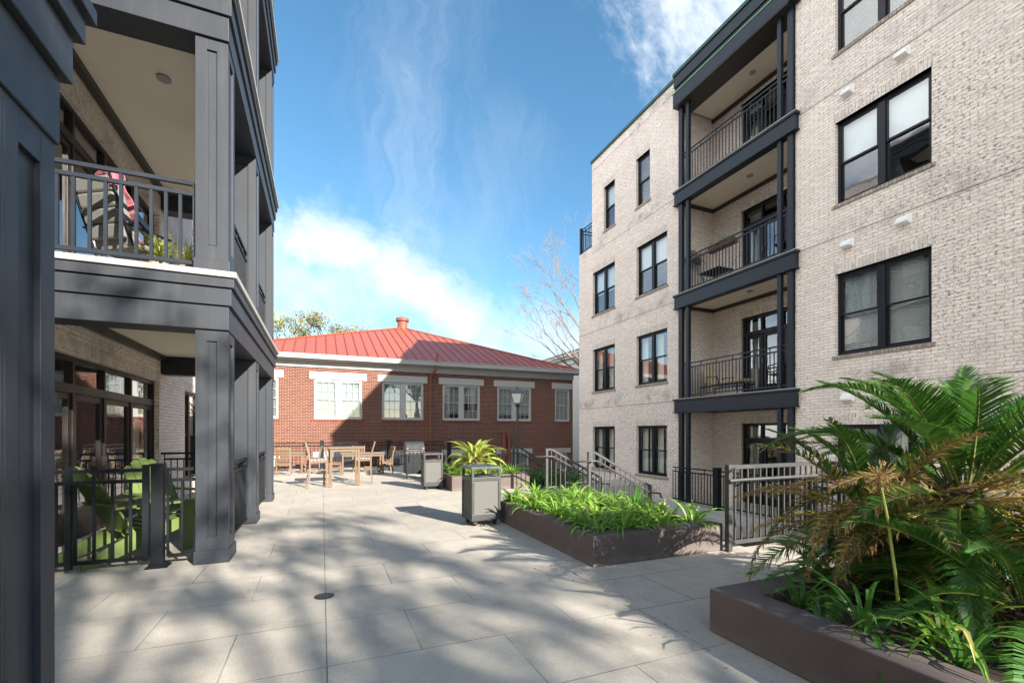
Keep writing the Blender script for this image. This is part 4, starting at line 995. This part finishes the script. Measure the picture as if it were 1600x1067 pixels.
def table(name, label, w_, d_, h_, leg=.06):
    t = thing(name, label, 'table', (0, 0, 0)); mb = MB(); n = 7
    for i in range(n): y = -d_/2+d_*i/n; mb.box(-w_/2, w_/2, y+.004, y+d_/n-.004, h_-.03, h_)
    build('tabletop', mb, 'teakg', t, bev=.003)
    mb = MB(); mb.box(-w_/2+.05, w_/2-.05, -d_/2+.05, -d_/2+.075, h_-.12, h_-.031); mb.box(-w_/2+.05, w_/2-.05, d_/2-.075, d_/2-.05, h_-.12, h_-.031)
    mb.box(-w_/2+.05, -w_/2+.075, -d_/2+.076, d_/2-.076, h_-.12, h_-.031); mb.box(w_/2-.075, w_/2-.05, -d_/2+.076, d_/2-.076, h_-.12, h_-.031); build('apron', mb, 'teak', t)
    for sx in (-1, 1):
        for sy in (-1, 1):
            mb = MB(); x = sx*(w_/2-.06-leg/2+.02); y = sy*(d_/2-.06-leg/2+.02); mb.box(x-leg/2, x+leg/2, y-leg/2, y+leg/2, .002, h_-.031); build('leg', mb, 'teak', t, bev=.003)
    return t
def chair(name, label, sh, bh, wv=True, w_=.46):
    """faces +X"""
    t = thing(name, label, 'chair', (0, 0, 0), 'teak chairs round the terrace tables'); q = .04; xf, xb = .21, -.21; y = w_/2
    for s in (-1, 1):
        mb = MB(); mb.bar((xf, s*(y-q/2), .002), (xf, s*(y-q/2), sh-.01), q, q); build('leg', mb, 'teak', t)
        mb = MB(); pts = [(xb-.03, 0), (xb, sh*.5), (xb, sh), (xb-.04, sh+bh*.5), (xb-.11, sh+bh)]
        for a, b in zip(pts, pts[1:]): mb.bar((a[0], s*(y-q/2), a[1]+.002), (b[0], s*(y-q/2), b[1]+.002), q, q*.9)
        build('leg', mb, 'teak' if s > 0 else 'teakg', t)
    mb = MB()
    if wv:
        for i in range(9):
            for j in range(9):
                x = xb+.03+i*.043; yy_ = -y+.03+j*(w_-.06)/9
                mb.box(x, x+.038, yy_, yy_+(w_-.06)/9-.006, sh-.03+(.012 if (i+j) % 2 else 0), sh+(.012 if (i+j) % 2 else .0), (i+j) % 2)
        build('woven_seat', mb, ('cap', 'gcush'), t)
    else:
        for i in range(7): x = xb+i*.063; mb.box(x, x+.055, -y, y, sh-.02, sh+.002)
        build('seat', mb, 'teak', t)
    mb = MB(); mb.bar((xf, -y+q, sh-.06), (xf, y-q, sh-.06), .02, .06); mb.bar((xb, -y+q, sh-.06), (xb, y-q, sh-.06), .02, .06)
    for s in (-1, 1): mb.bar((xb+.02, s*(y-q/2), sh-.06), (xf-.02, s*(y-q/2), sh-.06), .06, .02, up=(0, 1, 0)); mb.bar((xb, s*(y-q/2), .28*sh/.45), (xf, s*(y-q/2), .28*sh/.45), .025, .025)
    mb.bar((xf, -y+q, .22*sh/.45), (xf, y-q, .22*sh/.45), .025, .03); build('seat_frame', mb, 'teak', t)
    mb = MB(); mb.bar((xb-.10, -y+q, sh+bh-.05), (xb-.10, y-q, sh+bh-.05), .02, .08); mb.bar((xb-.015, -y+q, sh+.14), (xb-.015, y-q, sh+.14), .02, .04)
    for i in range(6): yy_ = -y+.075+i*(w_-.15)/5; mb.bar((xb-.015, yy_, sh+.15), (xb-.095, yy_, sh+bh-.07), .03, .012)
    build('backrest', mb, 'teak', t)
    return t
tA = table('bar_table', 'tall square teak bar table standing between two high chairs with woven seats', .86, .86, 1.08); tA.location = (.58, 13.75, 0); tA.rotation_euler = (0, 0, R(2))
cA = chair('bar_chair', 'high teak chair with woven seat on the left side of the tall bar table', .76, .46); cA['group'] = 'high chairs at the bar table'
cA.location = (-.12, 13.55, 0); cA.rotation_euler = (0, 0, R(8))
dup(cA, (1.12, 13.95, 0), R(176), 'high teak chair with woven seat on the right side of the tall bar table')
tB = table('dining_table', 'low teak dining table behind the bar table at the right, near the barbecue', 1.5, .9, .76); tB.location = (1.35, 17.3, 0)
tB['group'] = 'low dining tables near the far fence'
tC = dup(tB, (-1.35, 18.6, 0), R(0), 'low teak dining table at the left end, half hidden by the charcoal corner column', 'low dining tables near the far fence')
cD = chair('dining_chair', 'slat backed teak chair with its back to the viewer at the left dining table', .45, .52, wv=False); cD.location = (-1.22, 17.75, 0); cD.rotation_euler = (0, 0, R(88))
for loc, rz, lb in [((-.32, 18.4, 0), 176, 'teak dining chair with curved back at the right end of the left dining table'),
                    ((.40, 17.2, 0), -4, 'teak dining chair with curved back at the left end of the right dining table'),
                    ((2.15, 17.2, 0), 180, 'teak dining chair at the right end of the right dining table, nearer of two'),
                    ((2.25, 18.0, 0), 195, 'teak dining chair behind another at the right end of the right dining table'),
                    ((1.3, 18.2, 0), -92, 'teak dining chair on the far side of the right dining table')]:
    dup(cD, loc, R(rz), lb)

def adirondack(label):
    """faces +X"""
    t = thing('adirondack_chair', label, 'chair', (0, 0, 0), 'green slatted garden chairs'); n = 5
    mb = MB(); rc = R(28)
    def bp(u, v): return (-.16-math.sin(rc)*v, u, .30+math.cos(rc)*v)   # back plane
    for i in range(n):
        c0 = -.27+i*.11; top = .80-.75*abs((i-(n-1)/2)/((n-1)/2))**2*.14
        poly = [(c0+.004, 0), (c0+.106, 0), (c0+.106, top-(.0 if i <= n//2 else .03)), (c0+.055, top+.012), (c0+.004, top-(.03 if i < n//2 else 0))]
        k = len(mb.v)
        nn = Vector((math.cos(rc), 0, math.sin(rc)))*.018
        a = [Vector(bp(*p)) for p in poly]; mb.v += [tuple(p) for p in a]+[tuple(p-nn) for p in a]; m_ = len(poly)
        mb.f.append(tuple(range(k, k+m_))); mb.m.append(0); mb.f.append(tuple(range(k+m_, k+2*m_))[::-1]); mb.m.append(0)
        for j in range(m_): q = (j+1) % m_; mb.f.append((k+j, k+m_+j, k+m_+q, k+q)); mb.m.append(0)
    build('backrest', mb, 'apple', t)
    mb = MB(); mb.bar(Vector(bp(-.29, .36))-nn*1.6, Vector(bp(.29, .36))-nn*1.6, .07, .022); mb.bar(Vector(bp(-.24, .62))-nn*1.6, Vector(bp(.24, .62))-nn*1.6, .06, .022); build('back_brace', mb, 'apple', t)
    mb = MB()
    for i in range(7): x = -.15+i*.085; z = .29+.09*i/6; mb.bar((x, -.27, z), (x, .27, z), .07, .02)
    build('seat', mb, 'apple', t)
    for s in (-1, 1):
        mb = MB(); fn = lambda p, a: (p[0], a, p[1]); mb.prism([(-.62, .002), (-.50, .002), (.40, .30), (.40, .40), (.30, .39), (-.20, .28), (-.60, .09)], fn, s*.28-.012, s*.28+.012); build('side_rail', mb, 'apple', t)
        mb = MB(); mb.prism([(.28, .002), (.40, .002), (.42, .56), (.30, .56)], fn, s*.305-.012, s*.305+.012); build('leg', mb, 'apple', t)
        mb = MB(); fz = lambda p, a: (p[0], s*p[1], a); mb.prism([(-.36, .27), (.36, .26), (.46, .30), (.47, .38), (.38, .42), (.10, .40), (-.36, .33)], fz, .562, .586); build('armrest', mb, 'apple', t, bev=.004)
    return t
a1 = adirondack('apple green slatted garden chair directly behind the black fence, back to the viewer'); a1.location = (-2.10, 7.0, 0); a1.rotation_euler = (0, 0, R(42))
a1.scale = (1.1, 1.1, 1.1)
dup(a1, (-2.05, 8.05, 0), R(-42), 'apple green slatted garden chair farther into the loggia, behind the first one', scale=1.1)

t = thing('lamp_post', 'slim lamp post with a four sided lantern beside the farthest stair railing', 'street lamp', (5.42, 12.55, 0)); x, y = 5.42, 12.55
mb = MB(); mb.tube([(x, y, -.24), (x, y, .2), (x, y, .22), (x, y, 2.28)], [.07, .06, .038, .033], 12); mb.tube([(x, y, 2.25), (x, y, 2.29), (x, y, 2.33)], [.05, .085, .03], 12); build('pole', mb, 'grey', t)
def ring4(z, r): return [(x+r*c_, y+r*s_, z) for c_, s_ in ((1, .2), (-.2, 1), (-1, -.2), (.2, -1))]
mb = MB(); A = ring4(2.36, .13); B = ring4(2.66, .235)
for i in range(4): j = (i+1) % 4; mb.quad(A[i], A[j], B[j], B[i])
mb.quad(*A); build('lantern_glass', mb, 'lglass', t)
mb = MB()
for i in range(4): mb.bar(A[i], B[i], .02, .02); j = (i+1) % 4; mb.bar(A[i], A[j], .02, .02); mb.bar(B[i], B[j], .025, .025)
mb.bar((x, y, 2.3), (x, y, 2.37), .08, .08); build('lantern_frame', mb, 'lampm', t)
mb = MB(); C4 = ring4(2.675, .27); D4 = ring4(2.76, .16); E4 = ring4(2.80, .07)
for P_, Q_ in ((C4, D4), (D4, E4)):
    for i in range(4): j = (i+1) % 4; mb.quad(P_[i], P_[j], Q_[j], Q_[i])
mb.quad(*C4); mb.quad(*E4); mb.tube([(x, y, 2.8), (x, y, 2.84), (x, y, 2.88)], [.02, .035, .008], 8); build('lantern_roof', mb, 'lampm', t)

t = thing('floor_drain', 'small round cast iron drain grate set in the paving', 'drain', (.02, 4.5, 0))
mb = MB(); n = 28
mb.tube([(.02, 4.5, .0025), (.02, 4.5, .005)], .085, n); build('frame', mb, 'iron', t)
mb = MB()
for i in range(-4, 5):
    h_ = math.sqrt(max(0, .07**2-(i*.016)**2)); mb.box(.02+i*.016-.004, .02+i*.016+.004, 4.5-h_, 4.5+h_, .0055, .009)
build('grate', mb, 'grey', t)

mb = MB(); rn = random.Random(77)
for i in range(110):
    if i < 60: x, y = rn.uniform(2.2, 2.72) if i % 2 else rn.uniform(2.0, 2.68), rn.uniform(1.5, 7.5)
    else: x, y = rn.uniform(-1, 3), rn.uniform(2.6, 14)
    if 2.1 < x < 2.75 and 6.8 < y < 7.45: continue
    a = rn.uniform(0, 6.28); l_ = rn.uniform(.008, .022); w_ = l_*.4; c_, s_ = math.cos(a), math.sin(a); h_ = rn.uniform(.004, .012)
    mb.quad((x-c_*l_, y-s_*l_, .003), (x+s_*w_, y-c_*w_, h_), (x+c_*l_, y+s_*l_, .004), (x-s_*w_, y+c_*w_, h_))
o = build('leaf_litter', mb, 'oakt'); o['kind'] = 'stuff'; o['label'] = 'tiny dry leaf bits scattered over the paving'; o['category'] = 'leaf litter'
# ---------------- balcony things
def patio_chair(label, loc, rz, group='metal chairs on the balconies'):
    t = thing('patio_chair', label, 'chair', (0, 0, 0), group)
    mb = MB()
    for s in (-1, 1):
        mb.tube([(.22, s*.26, 0), (.20, s*.26, .42), (.18, s*.27, .62), (-.05, s*.27, .66), (-.22, s*.26, .60)], .014, 6); mb.tube([(-.26, s*.25, 0), (-.18, s*.24, .42), (-.30, s*.22, .95)], .014, 6)
    mb.tube([(-.30, -.22, .95), (-.32, 0, 1.0), (-.30, .22, .95)], .014, 6)
    for i in range(6): mb.bar((-.19, -.18+i*.072, .45), (-.30, -.18+i*.072, .95), .02, .008)
    build('frame', mb, 'blk', t); mb = MB(); mb.box(-.2, .22, -.24, .24, .40, .43); build('seat', mb, 'blk', t, bev=.01)
    t.location = loc; t.rotation_euler = (0, 0, rz); return t
pc = patio_chair('black metal chair at the right end of the balcony with the chaise', (10.6, 7.9, 2.53), R(100))
dup(pc, (10.65, 7.8, 5.73), R(110), 'black metal chair at the right end of the balcony with the flower box')
def chaise():
    t = thing('chaise_longue', 'beige cushioned chaise on black frame on the lowest raised balcony', 'chaise', (10.85, 9.9, 2.53)); x, y, z = 10.75, 9.85, 2.53
    mb = MB()
    for yy_ in (y+.55, y-.75): 
        for s in (-1, 1): mb.tube([(x+s*.28, yy_, z), (x+s*.28, yy_, z+.3)], .016, 6)
    for s in (-1, 1): mb.bar((x+s*.28, y+.6, z+.3), (x+s*.28, y-.85, z+.3), .03, .04); mb.tube([(x+s*.3, y+.35, z+.3), (x+s*.32, y+.25, z+.58), (x+s*.32, y-.1, z+.56), (x+s*.3, y-.15, z+.3)], .014, 6)
    build('frame', mb, 'blk', t)
    mb = MB(); mb.box(x-.27, x+.27, y-.85, y+.3, z+.34, z+.44); build('seat_cushion', mb, 'cush', t, bev=.03)
    mb = MB(); mb.hexa([(x-.26, y+.30, z+.42), (x+.26, y+.30, z+.42), (x+.26, y+.40, z+.36), (x-.26, y+.40, z+.36), (x-.26, y+.58, z+1.02), (x+.26, y+.58, z+1.02), (x+.26, y+.68, z+.98), (x-.26, y+.68, z+.98)]); build('back_cushion', mb, 'cush', t, bev=.03)
chaise()
def side_table(label, loc, w_=.5):
    t = thing('balcony_table', label, 'table', loc); x, y, z = loc; mb = MB(); mb.box(x-w_/2, x+w_/2, y-w_*.6, y+w_*.6, z+.42, z+.45); build('tabletop', mb, 'blk', t, bev=.006); 
    for sx in (-1, 1):
        for sy in (-1, 1): mb = MB(); mb.tube([(x+sx*w_*.28, y+sy*w_*.35, z), (x+sx*w_*.45, y+sy*w_*.5, z+.42)], .015, 6); build('leg', mb, 'blk', t)
side_table('low black table with splayed legs on the balcony with the flower box', (10.6, 9.95, 5.73), .6)
t = thing('flower_box', 'long box of green plants hung on the rail of the middle balcony', 'flower box', (10.3, 9.45, 6.62))
mb = MB(); mb.box(10.22, 10.40, 9.0, 9.9, 6.62, 6.76); build('box', mb, 'rust', t, bev=.006)
mb = MB(); rn = random.Random(4)
for i in range(9): leaves(mb, (10.31, 9.05+i*.1, 6.80), (.16, .14, .14), 60, .03, rn)
build('foliage', mb, 'flower', t)
t = thing('straw_ornament', 'round woven straw ornament on the side wall of the middle balcony', 'ornament', (10.65, 10.85, 6.8))
mb = MB(); mb.tube([(10.45, 10.75, 6.92), (10.43, 10.74, 6.93), (10.47, 10.76, 6.92), (10.62, 10.80, 6.88), (10.8, 10.84, 6.80), (10.95, 10.9, 6.74)], [.05, .13, .16, .13, .11, .02], 14); build('body', mb, 'straw', t, smooth=True)
mb = MB(); rn = random.Random(6)
for i in range(90): 
    a = rn.uniform(0, 6.28); mb.bar((10.5+rn.uniform(0, .35), 10.8+.1*math.cos(a), 6.87+.1*math.sin(a)), (10.6+rn.uniform(0, .4), 10.8+.17*math.cos(a), 6.85+.17*math.sin(a)), .008, .004)
build('straw', mb, 'straw', t)
# upper left balcony
z = 3.33
t = thing('padded_chair', 'grey padded balcony chair with a pink towel draped over it', 'chair', (-2.25, 6.85, z)); x, y = -2.25, 6.85; t.rotation_euler = (0, 0, R(58))
mb = MB(); mb.hexa([(x-.05, y-.26, z+.36), (x-.05, y+.26, z+.36), (x+.04, y+.26, z+.38), (x+.04, y-.26, z+.38), (x-.27, y-.25, z+1.08), (x-.27, y+.25, z+1.08), (x-.18, y+.25, z+1.10), (x-.18, y-.25, z+1.10)])
for i in range(4): 
    f0 = .1+i*.22; cx = x-.11-.22*f0; zz = z+.36+.72*f0; mb.hexa([(cx-.0, y-.25, zz), (cx, y+.25, zz), (cx+.05, y+.25, zz), (cx+.05, y-.25, zz), (cx-.055, y-.24, zz+.15), (cx-.055, y+.24, zz+.15), (cx, y+.24, zz+.15), (cx, y-.24, zz+.15)])
mb.box(x-.05, x+.5, y-.26, y+.26, z+.34, z+.44); o = build('cushion', mb, 'gcush', t, bev=.025)
mb = MB()
for s in (-1, 1): mb.tube([(x+.1, y+s*.28, z), (x-.05, y+s*.28, z+.34), (x-.33, y+s*.27, z+1.08)], .014, 8); mb.tube([(x+.5, y+s*.28, z), (x+.35, y+s*.28, z+.36), (x-.05, y+s*.28, z+.36)], .014, 8); mb.bar((x-.15, y+s*.30, z+.58), (x+.4, y+s*.30, z+.60), .04, .02)
build('frame', mb, 'blk', t)
tw = MB(); n = 14
for i in range(n):
    f0, f1 = i/n, (i+1)/n
    def tp(f, s): return Vector((-.21+.24*f+.02*math.sin(f*20), -.235+s*.07+.02*math.sin(f*9), 1.14-.74*f))
    tw.quad(tp(f0, -1), tp(f0, 1), tp(f1, 1), tp(f1, -1))
tw.tube([(-.27, -.26, .95), (-.27, -.24, 1.08), (-.24, -.15, 1.13), (-.22, .02, 1.12)], [.04, .06, .06, .03], 8)
tw.tube([(-.24, .20, 1.09), (-.26, .27, 1.04)], [.04, .05], 8)
o = build('towel', tw, 'pink', None); tag(o, 'pink towel draped over the grey padded balcony chair', 'towel')
o.location = (-2.25, 6.85, z); o.rotation_euler = (0, 0, R(58))
so_ = o.modifiers.new('solid', 'SOLIDIFY'); so_.thickness = .012
for i, (px_, py_, s) in enumerate([(-1.78, 6.58, 1.0), (-1.50, 6.62, .85)]):
    t = thing('potted_plant', ['larger potted spider plant with arching yellow green leaves behind the upper railing', 'smaller potted spider plant in the corner by the charcoal column'][i], 'potted plant', (px_, py_, z))
    mb = MB(); mb.tube([(px_, py_, z), (px_, py_, z+.17*s), (px_, py_, z+.19*s), (px_, py_, z+.21*s)], [.075*s, .10*s, .115*s, .115*s], 16); build('pot', mb, 'pot', t)
    mb = MB(); rn = random.Random(70+i)
    for k in range(70): ribbon(mb, (px_, py_, z+.2*s), rn.uniform(0, 6.28), rn.uniform(.25, .5)*s, R(rn.uniform(35, 88)), R(rn.uniform(60, 170)), .016, 6)
    build('leaves', mb, 'spider', t)
